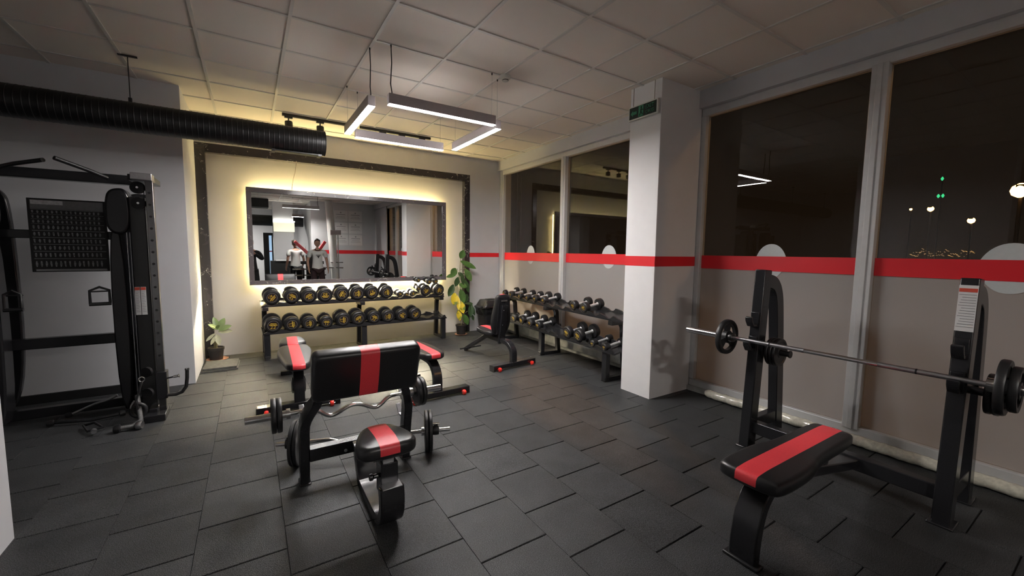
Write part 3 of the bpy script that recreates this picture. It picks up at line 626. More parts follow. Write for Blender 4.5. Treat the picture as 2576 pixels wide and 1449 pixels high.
gym_bench('upright seat bench with black backrest in front of the window rack', (2.83, 4.385, 0), math.radians(7), 'upright', 'weight benches with red wheels')

# ------------------------------------------------------------------ preacher curl bench
t = thing('preacher_bench', 'black preacher curl bench with wide red striped arm pad in the middle of the floor', 'preacher bench', (0.58, 2.5, 0))
PX, PY = 0.58, 2.5
for X in (0.245-PX, 0.895-PX):
    pts = [(2.83, 0.0), (2.815, 0.12), (2.79, 0.27), (2.76, 0.40), (2.72, 0.48), (2.67, 0.54), (2.63, 0.59), (2.625, 0.66)]
    pts = chaikin(pts, 1, closed=False)
    MB().sweep([(X-(0.065 if X > 0 else -0.065)*min(1, max(0, z-0.40)/0.2)**1.5, y-PY, z) for y, z in pts], 0.055, 0.085, (1, 0, 0)).b2((X-0.034, 2.775-PY, 0.0), (X+0.034, 2.885-PY, 0.012)).build('side_upright', satin_m, t, bevel=0.007)
    # two bar holders on the far side
    for hy, hz in ((2.80, 0.435), (2.86, 0.30)):
        MB().sweep([(X, hy-0.07-PY, hz), (X, hy+0.055-PY, hz-0.005), (X, hy+0.11-PY, hz+0.05)], 0.03, 0.012, (1, 0, 0)).build('bar_holder', steel_m, t, bevel=0.002)
MB().b2((0.27-PX, 2.74-PY, 0.165), (0.87-PX, 2.81-PY, 0.245)).lathe([(0.012, 0), (0.009, 0.006)], (0.48-PX, 2.74-PY, 0.19), (0, -1, 0), 12, mi=1).build('cross_beam', [satin_m, steel_m], t, bevel=0.005)
# U-shaped spine from the cross beam down to the floor and up to the seat
sp = [(2.76, 0.20), (2.70, 0.235), (2.655, 0.21), (2.625, 0.15), (2.60, 0.075), (2.56, 0.034), (2.45, 0.030), (2.28, 0.030), (2.16, 0.040), (2.09, 0.075), (2.055, 0.135), (2.05, 0.20), (2.07, 0.275)]
sp = [(2.77, 0.215), (2.70, 0.215), (2.67, 0.19), (2.59, 0.05), (2.55, 0.032), (2.24, 0.032), (2.15, 0.042), (2.09, 0.075), (2.058, 0.13), (2.05, 0.19), (2.062, 0.262)]
MB().sweep([(0, y-PY, z) for y, z in chaikin(sp, 1, closed=False)], 0.125, 0.052, (1, 0, 0)).build('curved_spine', satin_m, t, bevel=0.006)
MB().b2((-0.052, 2.03-PY, 0.262), (0.052, 2.10-PY, 0.268)).build('open_end_plate', steel_m, t, bevel=0.002)
MB().b2((-0.045, 2.085-PY, 0.20), (0.045, 2.185-PY, 0.375)).lathe([(0.012, 0), (0.012, 0.03), (0.018, 0.032), (0.018, 0.05)], (-0.045, 2.13-PY, 0.30), (-1, 0, 0), 14).build('seat_sleeve', satin_m, t, bevel=0.005)
MB().b2((-0.030, 2.105-PY, 0.36), (0.030, 2.165-PY, 0.425)).build('seat_post', steel_m, t, bevel=0.003)
MB().b2((-0.09, 2.05-PY, 0.418), (0.09, 2.25-PY, 0.428)).build('seat_plate', satin_m, t)
ol = chaikin([(-0.05, 0.15), (0.05, 0.15), (0.10, 0.10), (0.155, -0.06), (0.13, -0.13), (0.06, -0.14), (-0.06, -0.14), (-0.13, -0.13), (-0.155, -0.06), (-0.10, 0.10)], 3)
s = pad_mesh(ol, 0.075, 0.03, 0.048, 0.012).build('seat', [leather_m, red_m], t); s.location = (-0.018, 2.145-PY, 0.440); s.scale = (1.04, 1.06, 1.0)
ol = rrect(0.625, 0.315, 0.035, 4)
s = pad_mesh(ol, 0.10, 0.030, 0.055, 0.006, both=True).build('arm_pad', [leather_m, red_m], t)
a = math.radians(17); yv = Vector((0, -math.sin(a), math.cos(a))); xv = Vector((1, 0, 0)); zv = xv.cross(yv)
pc = Vector((0.583-PX, 2.59-PY, 0.775))
s.matrix_local = Matrix(((xv.x, yv.x, zv.x, pc.x), (xv.y, yv.y, zv.y, pc.y), (xv.z, yv.z, zv.z, pc.z), (0, 0, 0, 1)))

def plate_mesh(r, w, hole=0.026, grips=False):
    mb = MB()
    prof = [(hole, -w/2), (r*0.35, -w/2), (r*0.40, -w*0.32), (r*0.80, -w*0.32), (r*0.85, -w/2), (r*0.97, -w/2), (r, -w*0.3), (r, w*0.3), (r*0.97, w/2), (r*0.85, w/2), (r*0.80, w*0.32), (r*0.40, w*0.32), (r*0.35, w/2), (hole, w/2)]
    if not grips:
        rings = mb.lathe(prof, (0, 0, 0), (1, 0, 0), 36, cap=False)
        return mb
    # hub, rim and three spokes leaving grip openings
    mb.lathe([(hole, -w/2), (r*0.36, -w/2), (r*0.36, w/2), (hole, w/2)], (0, 0, 0), (1, 0, 0), 30, cap=False)
    mb.lathe([(r*0.76, -w*0.4), (r*0.82, -w/2), (r*0.97, -w/2), (r, -w*0.3), (r, w*0.3), (r*0.97, w/2), (r*0.82, w/2), (r*0.76, w*0.4), (r*0.76, -w*0.4)], (0, 0, 0), (1, 0, 0), 36, cap=False)
    for k in range(3):
        a = PI/2 + k*2*PI/3; d = Vector((0, math.cos(a), math.sin(a))); n = Vector((0, -d.z, d.y))
        r0, r1 = r*0.30, r*0.80; w0, w1 = r*0.30, r*0.62
        mb.quadgrid([[d*rr + n*(-ww/2) + Vector((-w*0.3, 0, 0)), d*rr + n*(ww/2) + Vector((-w*0.3, 0, 0)), d*rr + n*(ww/2) + Vector((w*0.3, 0, 0)), d*rr + n*(-ww/2) + Vector((w*0.3, 0, 0))] for rr, ww in ((r0, w0), (r1, w1))])
    return mb
def plate(label, r, w, loc, axis_rz, group, grips=False, col=None):
    me = plate_mesh(r, w, grips=grips).build('weight_plate', iron_m, ang=35)
    me.location = loc; me.rotation_euler = (0, 0, axis_rz)
    return tag(me, label, 'weight plate', group)
def ez_bar(label, a, b, wave, wdir, sleeve=0.24, sr=0.023, collars=True):
    a = Vector(a); b = Vector(b); L = (b-a).length; c = (a+b)/2
    t = thing('curl_bar', label, 'curl bar', c, math.atan2(b.y-a.y, b.x-a.x), 'wavy curl bars at the preacher bench')
    w = Vector(wdir); h = L/2-sleeve
    pts = [(-h, 0), (-0.30, 0), (-0.235, 0), (-0.165, -wave), (-0.12, -wave), (-0.035, -wave*0.25), (0.035, -wave*0.25), (0.12, -wave), (0.165, -wave), (0.235, 0), (0.30, 0), (h, 0)]
    pts = chaikin(pts, 2, closed=False)
    MB().tube([Vector((x, 0, 0)) + w*y for x, y in pts], 0.0145, 14).build('shaft', chrome_m, t)
    for s in (-1, 1):
        MB().lathe([(0.033, 0), (0.033, 0.022), (sr, 0.022), (sr, sleeve), (sr*0.8, sleeve+0.002)], (s*h, 0, 0), (s, 0, 0), 24).build('sleeve', chrome_m if not collars else chrome_m, t)
    return t, c, L, h
tb, c, L, h = ez_bar('chrome wavy curl bar resting on the holders behind the preacher pad', (-0.062, 2.86, 0.462), (1.185, 2.86, 0.456), 0.06, (0, 0.1, 1))
gp = 'small plates on the curl bars'
for dx, nm in ((0.118, 'inner'), (0.087, 'outer')): plate(nm+' plate of the pair on the left sleeve of the upper curl bar', 0.108, 0.026, (0.0+dx-0.0, 2.86, 0.462), 0, gp)
for dx, nm in ((0.998, 'inner'), (1.030, 'outer')): plate(nm+' plate of the pair on the right sleeve of the upper curl bar', 0.105, 0.026, (dx+0.005, 2.86, 0.456), 0, gp)
A_, B_ = Vector((0.105, 3.15, 0.152)), Vector((1.228, 2.775, 0.152))
tb, c, L, h = ez_bar('chrome wavy curl bar lying on the floor under the preacher bench', A_, B_, 0.03, (0, 0.5, 0.86), sleeve=0.21, sr=0.016)
dr = (B_-A_).normalized(); rz_ = math.atan2(dr.y, dr.x)
for d_, nm in ((0.115, 'outer'), (0.143, 'inner')): plate(nm+' plate of the pair at the left end of the floor curl bar', 0.1515, 0.024, A_+dr*d_, rz_, gp)
for d_, nm in ((L-0.175, 'inner'), (L-0.145, 'outer')): plate(nm+' plate of the pair at the right end of the floor curl bar', 0.1515, 0.024, A_+dr*d_, rz_, gp)
for p_, nm in ((A_+dr*0.082, 'left'), (A_+dr*(L-0.105), 'right')):
    k = thing('bar_collar', 'black spring collar at the '+nm+' end of the floor curl bar', 'collar', p_, rz_, 'collars on the floor curl bar')
    MB().lathe([(0.018, -0.022), (0.034, -0.022), (0.036, 0), (0.034, 0.022), (0.018, 0.022)], (0, 0, 0), (1, 0, 0), 20, cap=False).b2((-0.015, -0.01, 0.03), (0.015, 0.01, 0.045)).build('clamp_ring', rubber_m, k, bevel=0.002)
    MB().b2((-0.03, -0.012, 0.046), (0.03, 0.012, 0.054)).build('clamp_lever', chrome_m, k, bevel=0.002)

# ------------------------------------------------------------------ bench press station
t = thing('bench_press', 'black flat bench press station with red striped bench and two tall uprights by the window', 'bench press', (2.9, 1.03, 0))
BX, BY = 2.9, 1.03
UY = (1.615, 0.535)
for yy, pl in ((UY[0], False), (UY[1], True)):
    y = yy-BY
    u = MB().sweep([(3.225-BX, y, 0.0), (3.265-BX, y, 0.6), (3.315-BX, y, 1.375)], 0.075, 0.105, (0, 1, 0)).b2((3.16-BX, y-0.055, 0.0), (3.30-BX, y+0.055, 0.012)).build('upright', satin_m, t, bevel=0.006)
    pts = [(3.33, 1.29), (3.40, 1.285), (3.46, 1.26), (3.51, 1.20), (3.54, 1.10), (3.58, 0.80), (3.62, 0.45), (3.66, 0.0)]
    MB().sweep([(x-BX, y, z) for x, z in chaikin(pts, 2, closed=False)], 0.07, 0.10, (0, 1, 0)).b2((3.59-BX, y-0.05, 0.0), (3.73-BX, y+0.05, 0.012)).build('rear_brace', satin_m, t, bevel=0.006)
    MB().b2((3.25-BX, y-0.03, 0.13), (3.64-BX, y+0.03, 0.22)).lathe([(0.012, 0), (0.012, 0.02)], (3.31-BX, y+0.0, 0.222), (0, 0, 1), 12).build('side_rail', satin_m, t, bevel=0.004)
    # bar hooks: lower pair holds the bar, upper pair empty
    for hz, hx in ((0.815, 3.222), (1.0, 3.235)):
        MB().sweep([(hx+0.02-BX, y, hz-0.045), (hx-0.06-BX, y, hz-0.04), (hx-0.085-BX, y, hz-0.005), (hx-0.092-BX, y, hz+0.025)], 0.05, 0.022, (0, 1, 0)).b2((hx-0.012-BX, y-0.03, hz-0.06), (hx+0.02-BX, y+0.03, hz+0.055)).build('bar_hook', satin_m, t, bevel=0.004)
    sgn = -1
    MB().lathe([(0.022, 0), (0.022, 0.16), (0.028, 0.162), (0.028, 0.17)], (3.40-BX, y+sgn*0.02, 0.745), (0, sgn, 0), 18).b2((3.30-BX, y-0.02, 0.725), (3.56-BX, y+0.02, 0.765)).build('plate_peg', satin_m, t)
    if pl:
        lab = MB().b2((-0.003, -0.036, -0.125), (0.0, 0.036, 0.125)).build('instruction_placard', [paper_m], t)
        a = math.atan2(0.05, 0.775); lab.location = (3.2495-BX, y, 1.215); lab.rotation_euler = (0, a, 0)
        MB().b2((-0.0042, -0.034, 0.088), (-0.003, 0.034, 0.108)).build('red_heading', lred_m, lab)
        mb = MB()
        for k in range(13): mb.b2((-0.0042, -0.032, 0.072-0.0145*k), (-0.003, 0.032-0.012*((k*7) % 4)/3, 0.075-0.0145*k))
        mb.build('printed_lines', ink_m, lab)
MB().b2((3.215-BX, UY[1]-BY, 0.12), (3.285-BX, UY[0]-BY, 0.21)).build('cross_beam', satin_m, t, bevel=0.005)
MB().sweep([(x-BX, 0.975-BY, z) for x, z in chaikin([(1.985, 0.0), (1.99, 0.10), (2.02, 0.24), (2.09, 0.33), (2.20, 0.365), (2.40, 0.345), (3.22, 0.17)], 2, closed=False)], 0.125, 0.055, (0, 1, 0)).build('bench_spine', satin_m, t, bevel=0.006)
MB().b2((1.945-BX, 0.975-BY-0.085, 0.0), (2.005-BX, 0.975-BY+0.085, 0.016)).build('front_foot', rubber_m, t, bevel=0.005)
MB().b2((2.15-BX, 0.975-BY-0.07, 0.365), (2.85-BX, 0.975-BY+0.07, 0.385)).b2((2.76-BX, 0.975-BY-0.03, 0.22), (2.82-BX, 0.975-BY+0.03, 0.38)).build('pad_support', satin_m, t)
ol = chaikin([(-0.12, 0.0), (0.12, 0.0), (0.155, 0.05), (0.155, 0.36), (0.115, 0.50), (0.115, 0.97), (0.08, 1.0), (-0.08, 1.0), (-0.115, 0.97), (-0.115, 0.50), (-0.155, 0.36), (-0.155, 0.05)], 3)
s = pad_mesh(ol, 0.07, 0.026, 0.05, 0.006).build('bench_pad', [leather_m, red_m], t); s.location = (1.95-BX, 0.975-BY, 0.385); s.rotation_euler = (0, 0, -PI/2)
bar = thing('barbell', 'long chrome barbell racked across the bench press uprights', 'barbell', (3.16, 1.075, 0.842), PI/2)
MB().tube([(-0.655, 0, 0), (0.655, 0, 0)], 0.0145, 16).build('shaft', chrome_m, bar)
for s_, e_ in ((1, 0.40), (-1, 0.40)):
    MB().lathe([(0.036, 0), (0.036, 0.03), (0.025, 0.032), (0.025, e_), (0.020, e_+0.004)], (s_*0.655, 0, 0), (s_, 0, 0), 24).build('sleeve', chrome_m, bar)
MB().tube([(0.17, 0, 0), (0.655, 0, 0)], 0.0152, 16).build('knurled_grip', steel_m, bar); MB().tube([(-0.22, 0, 0), (-0.655, 0, 0)], 0.0152, 16).build('knurled_grip', steel_m, bar)
MB().lathe([(0.0156, -0.004), (0.0156, 0.004)], (0.39, 0, 0), (1, 0, 0), 16).lathe([(0.0156, -0.004), (0.0156, 0.004)], (-0.39, 0, 0), (1, 0, 0), 16).build('grip_ring', satin_m, bar)
gb = 'weight plates on the bench press'
plate('round three grip plate on the left sleeve of the bench press barbell', 0.138, 0.035, (3.16, 1.785, 0.842), PI/2, gb, grips=True)
plate('inner three grip plate on the right sleeve of the bench press barbell', 0.142, 0.035, (3.16, 0.365, 0.842), PI/2, gb, grips=True)
plate('outer three grip plate on the right sleeve of the bench press barbell', 0.115, 0.032, (3.16, 0.325, 0.842), PI/2, gb, grips=True)
for k, nm in enumerate(('innermost', 'middle', 'outermost')):
    plate(nm+' of three small plates stored on the peg of the left upright', 0.108, 0.022, (3.40, 1.615-0.058-0.026*k, 0.745), PI/2, gb)
plate('inner plate stored on the peg of the right upright behind the placard', 0.112, 0.026, (3.40, 0.535-0.10, 0.745), PI/2, gb)
plate('outer plate stored on the peg of the right upright behind the placard', 0.112, 0.026, (3.40, 0.535-0.13, 0.745), PI/2, gb)

# wrapped foam roll at the foot of the window
def foam(y0, y1, label, x=3.975, r=0.042):
    n = int((y0-y1)/0.03); pts = [(x+0.006*math.sin(k*1.1), y0-(y0-y1)*k/n, r+0.001) for k in range(n+1)]
    rr = [r*0.55] + [r*(1+0.05*math.sin(k*2.4)) for k in range(n-1)] + [r*0.6]
    tag(MB().tube(pts, rr, 14).build('foam_roll', wrap_m), label, 'foam roll', 'wrapped foam rolls')
foam(2.44, 1.40, 'crinkled clear wrapped foam roll on the floor left of the bench press')
foam(1.36, -0.6, 'crinkled clear wrapped foam roll on the floor behind the bench press')

# ------------------------------------------------------------------ cable machine
t = thing('cable_machine', 'tall black dual cable machine with exercise chart standing against the left wall', 'cable machine', (-1.35, 4.95, 0))
O = Vector((-1.35, 4.95, 0))
def cb(mb, lo, hi, mi=0): return mb.b2([a-b for a, b in zip(lo, O)], [a-b for a, b in zip(hi, O)], mi)
def tower(x0, x1, sgn, nm):
    # rounded shroud with weight stack slot
    ol = chaikin([(x0, 0.10), (x1, 0.10), (x1, 1.90), (x1-0.04*0, 1.985), (x0+0.06, 1.985), (x0, 1.80)] if sgn > 0 else [(x0, 0.10), (x1, 0.10), (x1, 1.80), (x1-0.06, 1.985), (x0, 1.985), (x0, 1.90)], 3)
    w = MB(); w.prism([(x-O.x, z) for x, z in ol], (0, -1, 0), 0.055, o=(0, 5.20-O.y, 0), u=(1, 0, 0)); w.build('rear_shroud', satin_m, t, bevel=0.01)
    xm = (x0+x1)/2
    f = lambda d: x0+d if sgn > 0 else x1-d
    def span(a_, b_): return (min(f(a_), f(b_)), max(f(a_), f(b_)))
    e0, e1 = span(0, 0.105)
    w = MB(); w.prism([(x-O.x, z) for x, z in chaikin([(e0, 0.06), (e1, 0.06), (e1, 1.68), (e0, 1.68)], 2)], (0, -1, 0), 0.16, o=(0, 4.96-O.y, 0), u=(1, 0, 0)); w.build('front_shroud', satin_m, t, bevel=0.012)
    e0, e1 = span(-0.004, 0.165)
    w = MB(); w.prism([(x-O.x, z) for x, z in (chaikin([(e0, 1.60), (e1, 1.60), (e1, 1.99), (e0+0.045, 1.99), (e0, 1.90)], 3) if sgn > 0 else chaikin([(e0, 1.60), (e1, 1.60), (e1, 1.90), (e1-0.045, 1.99), (e0, 1.99)], 3))], (0, -1, 0), 0.19, o=(0, 4.97-O.y, 0), u=(1, 0, 0)); w.build('shroud_dome', satin_m, t, bevel=0.02, seg=3)
    o2 = span(0.157, x1-x0)
    w = MB(); cb(w, (o2[0], 4.76, 0.05), (o2[1], 5.0, 1.92)); sh = w.build('side_shroud', board_m, t, bevel=0.008)
    for d_ in (0.121, 0.142):
        MB().tube([(f(d_)-O.x, 4.83-O.y, 0.15), (f(d_)-O.x, 4.83-O.y, 1.62)], 0.0065, 10).build('guide_rod', steel_m, t)
    mb = MB()
    for k in range(18): cb(mb, (xm-0.09, 4.90, 0.12+0.032*k), (xm+0.09, 5.05, 0.12+0.032*k+0.028))
    mb.build('weight_stack', board_m, t)
    return o2
o2 = tower(-1.015, -0.745, 1, 'right')
tower(-1.93, -1.655, -1, 'left')
# placards on the right tower
for k in (0, 1):
    x0 = -0.856+0.040*k
    w = MB(); cb(w, (x0, 4.757, 0.90), (x0+0.036, 4.7605, 1.145)); p_ = w.build('instruction_placard', paper_m, t)
    w = MB(); cb(w, (x0+0.001, 4.7555, 1.118), (x0+0.035, 4.7575, 1.143)); w.build('red_heading', lred_m, p_)
    w = MB()
    for j in range(13): cb(w, (x0+0.005, 4.756, 1.10-0.0145*j), (x0+0.030-0.006*((j*5) % 3)/2, 4.7575, 1.1035-0.0145*j))
    w.build('printed_lines', ink_m, p_)
# beams
w = MB(); cb(w, (-2.05, 5.05, 0.02), (-0.76, 5.12, 0.10)); w.build('base_beam', satin_m, t, bevel=0.006)
w = MB(); cb(w, (-2.0, 4.90, 2.035), (-0.82, 4.99, 2.115)); w.build('top_beam', satin_m, t, bevel=0.006)
w = MB(); cb(w, (-0.83, 4.63, 2.045), (-0.67, 4.99, 2.095), 0); cb(w, (-0.80, 4.55, 2.045), (-0.665, 4.66, 2.10), 1); w.build('pulley_arm', [satin_m, steel_m], t, bevel=0.004)
w = MB(); cb(w, (-1.70, 4.97, 0.632), (-0.98, 5.04, 0.72)); w.build('lower_beam', satin_m, t, bevel=0.006)
w = MB(); cb(w, (-1.70, 5.03, 1.555), (-0.98, 5.07, 1.625)); w.build('chart_beam', satin_m, t, bevel=0.005)
for x, d_ in ((-1.08, -1), (-1.42, -1)):
    w = MB()
    if x > -1.2: w.tube([Vector(p)-O for p in ((-1.00, 4.86, 2.075), (-1.08, 4.76, 2.11), (-1.235, 4.60, 2.165))], 0.016, 12)
    else: w.tube([Vector(p)-O for p in ((-1.62, 4.86, 2.09), (-1.50, 4.76, 2.115), (-1.30, 4.62, 2.145))], 0.016, 12)
    w.build('pull_up_grip', rubber_m, t)
# exercise chart
w = MB(); cb(w, (-1.525, 5.005, 1.275), (-1.055, 5.025, 1.885)); ch = w.build('exercise_chart', board_m, t, bevel=0.003)
w = MB(); cb(w, (-1.505, 5.000, 1.80), (-1.07, 5.006, 1.872)); w.build('chart_heading', mat('chart_grey', (0.17, 0.17, 0.18), 0.4, noise=0.1), ch)
w = MB(); cb(w, (-1.50, 4.997, 1.835), (-1.315, 5.001, 1.868)); w.build('chart_title_plate', mat('chart_pale', (0.6, 0.6, 0.62), 0.4, noise=0.2, scale=70), ch)
w = MB()
zs = [1.797, 1.757, 1.716, 1.677, 1.622, 1.565, 1.508, 1.450, 1.388, 1.30]
for k, z in enumerate(zs): cb(w, (-1.505, 4.9995, z-(0.004 if k in (0, 4, 5, 6, 7, 8) else 0.0015)), (-1.07, 5.0045, z))
cb(w, (-1.50, 4.9995, 1.283), (-1.07, 5.0045, 1.300)); w.build('chart_rules', mat('chart_rule', (0.24, 0.24, 0.25), 0.35, noise=0.1), ch)
w = MB(); rnd = random.Random(3)
for a_, b_ in zip(zs[:-1], zs[1:]):
    for k in range(15):
        x = -1.495+0.028*k; h = (a_-b_)*0.55; zc = (a_+b_)/2-0.002
        u = rnd.uniform(-0.004, 0.004)
        pr = [(x-O.x-0.003, zc-h/2), (x-O.x+0.004, zc-h/2), (x-O.x+0.007+u, zc), (x-O.x+0.004, zc+h/2), (x-O.x-0.004+u, zc+h/2), (x-O.x-0.006, zc)]
        w.prism(pr, (0, -1, 0), 0.0012, o=(0, 5.005-O.y, 0), u=(1, 0, 0))
w.build('chart_print', mat('chart_figure', (0.2, 0.2, 0.21), 0.5, noise=0.5, scale=60), ch)
# chrome adjustment column with carriage
w = MB(); cb(w, (-0.722, 4.625, 0.06), (-0.672, 4.675, 2.05)); col = w.build('adjusting_column', mat('dark_chrome', (0.13, 0.13, 0.13), 0.18, 1.0, noise=0.1, scale=20), t, bevel=0.003)
w = MB()
for k in range(15): w.lathe([(0.010, 0), (0.010, 0.0015)], (-0.697-O.x, 4.6255-O.y, 0.55+0.1*k), (0, -1, 0), 12)
w.build('pin_holes', board_m, col)
w = MB(); cb(w, (-0.83, 4.50, 0.0), (-0.665, 4.74, 0.06)); cb(w, (-0.79, 4.60, 0.03), (-0.73, 5.2, 0.09)); w.build('column_foot', satin_m, t, bevel=0.005)
w = MB(); cb(w, (-0.733, 4.60, 0.165), (-0.655, 4.70, 0.405)); car = w.build('carriage', satin_m, t, bevel=0.005)
MB().tube([Vector(p)-O for p in ((-0.66, 4.60, 0.195), (-0.60, 4.60, 0.19), (-0.555, 4.60, 0.205), (-0.525, 4.60, 0.25), (-0.515, 4.60, 0.33), (-0.512, 4.60, 0.405))], 0.014, 12).build('lift_handle', rubber_m, car)
MB().lathe([(0.016, 0), (0.018, 0.004), (0.016, 0.018)], Vector((-0.512, 4.60, 0.400))-O, (0, 0, 1), 14).build('chrome_cap', chrome_m, car)
MB().tube([Vector(p)-O for p in ((-0.66, 4.60, 0.345), (-0.585, 4.60, 0.355))], 0.007, 10).lathe([(0.011, 0), (0.012, 0.03), (0.008, 0.032), (0.016, 0.036), (0.016, 0.042)], Vector((-0.61, 4.60, 0.352))-O, (1, 0, 0.12), 12, mi=1).build('locking_pin', [satin_m, chrome_m], car)
for z, sgn in ((0.42, 1), (0.235, 1)):
    MB().lathe([(0.02, -0.012), (0.043, -0.012), (0.043, -0.008), (0.036, 0), (0.043, 0.008), (0.043, 0.012), (0.02, 0.012)], Vector((-0.785, 4.60, z))-O, (0.5, 1, 0), 20).build('pulley_wheel', rubber_m, car)
for z in (1.99, 1.86):
    MB().lathe([(0.02, -0.014), (0.05, -0.014), (0.05, -0.009), (0.042, 0), (0.05, 0.009), (0.05, 0.014), (0.02, 0.014)], Vector((-0.775, 4.66, z))-O, (0.3, 1, 0), 22).lathe([(0.009, 0), (0.009, 0.02)], Vector((-0.775, 4.655, z))-O, (0, -1, 0), 10, mi=1).build('pulley_wheel', [rubber_m, chrome_m], t)
MB().tube([Vector(p)-O for p in ((-0.733, 4.64, 2.0), (-0.735, 4.64, 0.42))], 0.0035, 8).build('cable', cord_m, t)
# baseboard
struct(MB().b2((-5.2, 5.595, 0.0), (-1.05, 5.625, 0.085)).build('baseboard_left', board_m))

# handles and straps
def d_handle(label, cx, cy, z1, w_, h_, rz):
    h = thing('stirrup_grip', label, 'stirrup grip', (cx, cy, z1), rz, 'handles hanging on the cable machine')
    MB().tube([(-w_/2, 0, -h_), (-w_/2, 0, -0.03), (0, 0, 0), (w_/2, 0, -0.03), (w_/2, 0, -h_)], 0.010, 10).build('strap', rubber_m, h)
    MB().tube([(-w_/2-0.008, 0, -h_), (w_/2+0.008, 0, -h_)], 0.015, 12).build('grip', rubber_m, h)
    MB().tube([(-w_/2, 0.0, -0.04), (-w_/2, 0.03, -0.04), (w_/2, 0.03, -0.04), (w_/2, 0.0, -0.04)], 0.006, 8).build('strap_keeper', rubber_m, h)
d_handle('dark stirrup handle hanging on the left tower of the cable machine, below the chart', -1.575, 4.78, 1.14, 0.09, 0.15, 0)
d_handle('dark stirrup handle hanging on the right tower of the cable machine, below the chart', -1.09, 4.82, 1.15, 0.12, 0.145, 0.2)
k = thing('ankle_strap', 'black strap with chrome rings hanging from the low pulley of the cable machine', 'strap', (-0.81, 4.53, 0.40))
MB().tube([(0.02*math.sin(a), 0, -0.02+0.02*math.cos(a)) for a in [2*PI*i/12 for i in range(13)]], 0.005, 8, cap=False).build('snap_hook', chrome_m, k)
MB().sweep([(0, 0, -0.04), (-0.02, 0.0, -0.12), (-0.045, 0, -0.20), (-0.03, 0, -0.27)], 0.05, 0.012, (0, 1, 0)).build('strap_band', rubber_m, k)
MB().tube([(-0.035+0.05*math.sin(a), 0.01, -0.285+0.055*math.cos(a)) for a in [2*PI*i/16 for i in range(17)]], 0.014, 10, cap=False).build('rubber_loop', rubber_m, k)
MB().tube([(-0.05, -0.02, -0.19), (-0.07, -0.03, -0.225), (-0.075, -0.03, -0.25)], 0.007, 8).build('buckle', chrome_m, k)
def floor_thing(name, label, cat, pts, r, m, ends=None):
    k = thing(name, label, cat, pts[0], 0, 'cable attachments on the floor'); p0 = Vector(pts[0])
    MB().tube([Vector(p)-p0 for p in pts], r, 12).build('body', m, k)
    for e in (ends or []):
        MB().lathe([(r*0.8, 0), (r*1.9, 0.008), (r*2.0, 0.03), (r*1.6, 0.045)], Vector(e[0])-p0, e[1], 16).build('end_knob', e[2], k)
floor_thing('tricep_rope', 'thick rope attachment with pale end lying in front of the cable machine', 'rope', [(-0.86, 4.62, 0.22), (-0.84, 4.54, 0.12), (-0.82, 4.47, 0.045), (-0.86, 4.40, 0.03), (-0.93, 4.40, 0.03)], 0.018, mat('worn_grey_rope', (0.10, 0.10, 0.10), 0.7, noise=0.3, scale=120), [((-0.93, 4.40, 0.03), (-1, 0, 0), rubber_m), ((-0.84, 4.40, 0.034), (1, -0.3, 0), steel_m)])
floor_thing('straight_bar', 'short dark bar attachment on the floor under the chart', 'bar attachment', [(-1.42, 4.82, 0.03), (-1.18, 4.74, 0.03), (-1.02, 4.78, 0.035)], 0.013, satin_m, [((-1.02, 4.78, 0.035), (1, 0.2, 0), rubber_m), ((-1.42, 4.82, 0.03), (-1, 0, 0), rubber_m)])
floor_thing('lat_bar', 'bent chrome bar leaning behind the right tower of the cable machine', 'bar attachment', [(-1.36, 5.0, 0.03), (-1.22, 5.0, 0.09), (-1.12, 4.98, 0.12), (-1.06, 4.98, 0.15)], 0.011, steel_m, [((-1.36, 5.0, 0.03), (-1, 0, -0.2), rubber_m)])
floor_thing('row_handle', 'small triangular row handle with pale knob lying left of the rope', 'cable handle', [(-1.20, 4.62, 0.03), (-1.12, 4.56, 0.06), (-1.06, 4.50, 0.03), (-1.14, 4.46, 0.03), (-1.20, 4.62, 0.03)], 0.010, satin_m, [((-1.10, 4.45, 0.032), (0.2, -1, 0), steel_m)])

# ------------------------------------------------------------------ plants
def leaf(mb, base, dirv, L, w, up=(0, -1, 0.3), droop=0.15, mi=0):
    d = Vector(dirv).normalized(); n = Vector(up); n = (n - d*n.dot(d)).normalized(); s = d.cross(n); base = Vector(base); rows = []
    N = 9
    for i in range(N+1):
        u = i/N; ww = w*0.5*(math.sin(PI*min(1, u*0.97+0.03))**0.75); c = base + d*(L*u) - Vector((0, 0, 1))*(droop*L*u*u) 
        rows.append([c + s*(ww*k) + n*(abs(k)*ww*0.25) for k in (-1, -0.55, 0, 0.55, 1)])
    tv = [[mb.bm.verts.new(p) for p in r] for r in rows]; bv = [[mb.bm.verts.new(p - n*0.0012) for p in r] for r in rows]
    for v in (tv, bv):
        for a, b in zip(v, v[1:]):
            for k in range(4):
                f = mb.bm.faces.new((a[k], a[k+1], b[k+1], b[k])); f.material_index = mi
    mb.bm.faces.ensure_lookup_table()
    return mb
t = thing('rubber_plant', 'tall potted rubber plant with some yellowing leaves at the right end of the mirror', 'plant', (3.14, 6.60, 0))
MB().lathe([(0.075, 0.012), (0.088, 0.15), (0.098, 0.158), (0.10, 0.185), (0.092, 0.186), (0.088, 0.165), (0.02, 0.16)], (0, 0, 0), seg=28).build('pot', pot_m, t)
MB().lathe([(0.001, 0.165), (0.088, 0.166)], (0, 0, 0), seg=24, cap=False).build('soil', soil_m, t)
MB().lathe([(0.08, 0.0), (0.115, 0.016), (0.11, 0.018), (0.08, 0.008)], (0, 0, 0), seg=28).build('saucer', terra_m, t)
def PX2(x, y): return (x/5.575+1110-1158)*0.0086+0.02, (838-(600+y/5.575))*0.00715+0.0
def pt(x, y, dy=0.0): a, b = PX2(x, y); return Vector((a, dy, b))
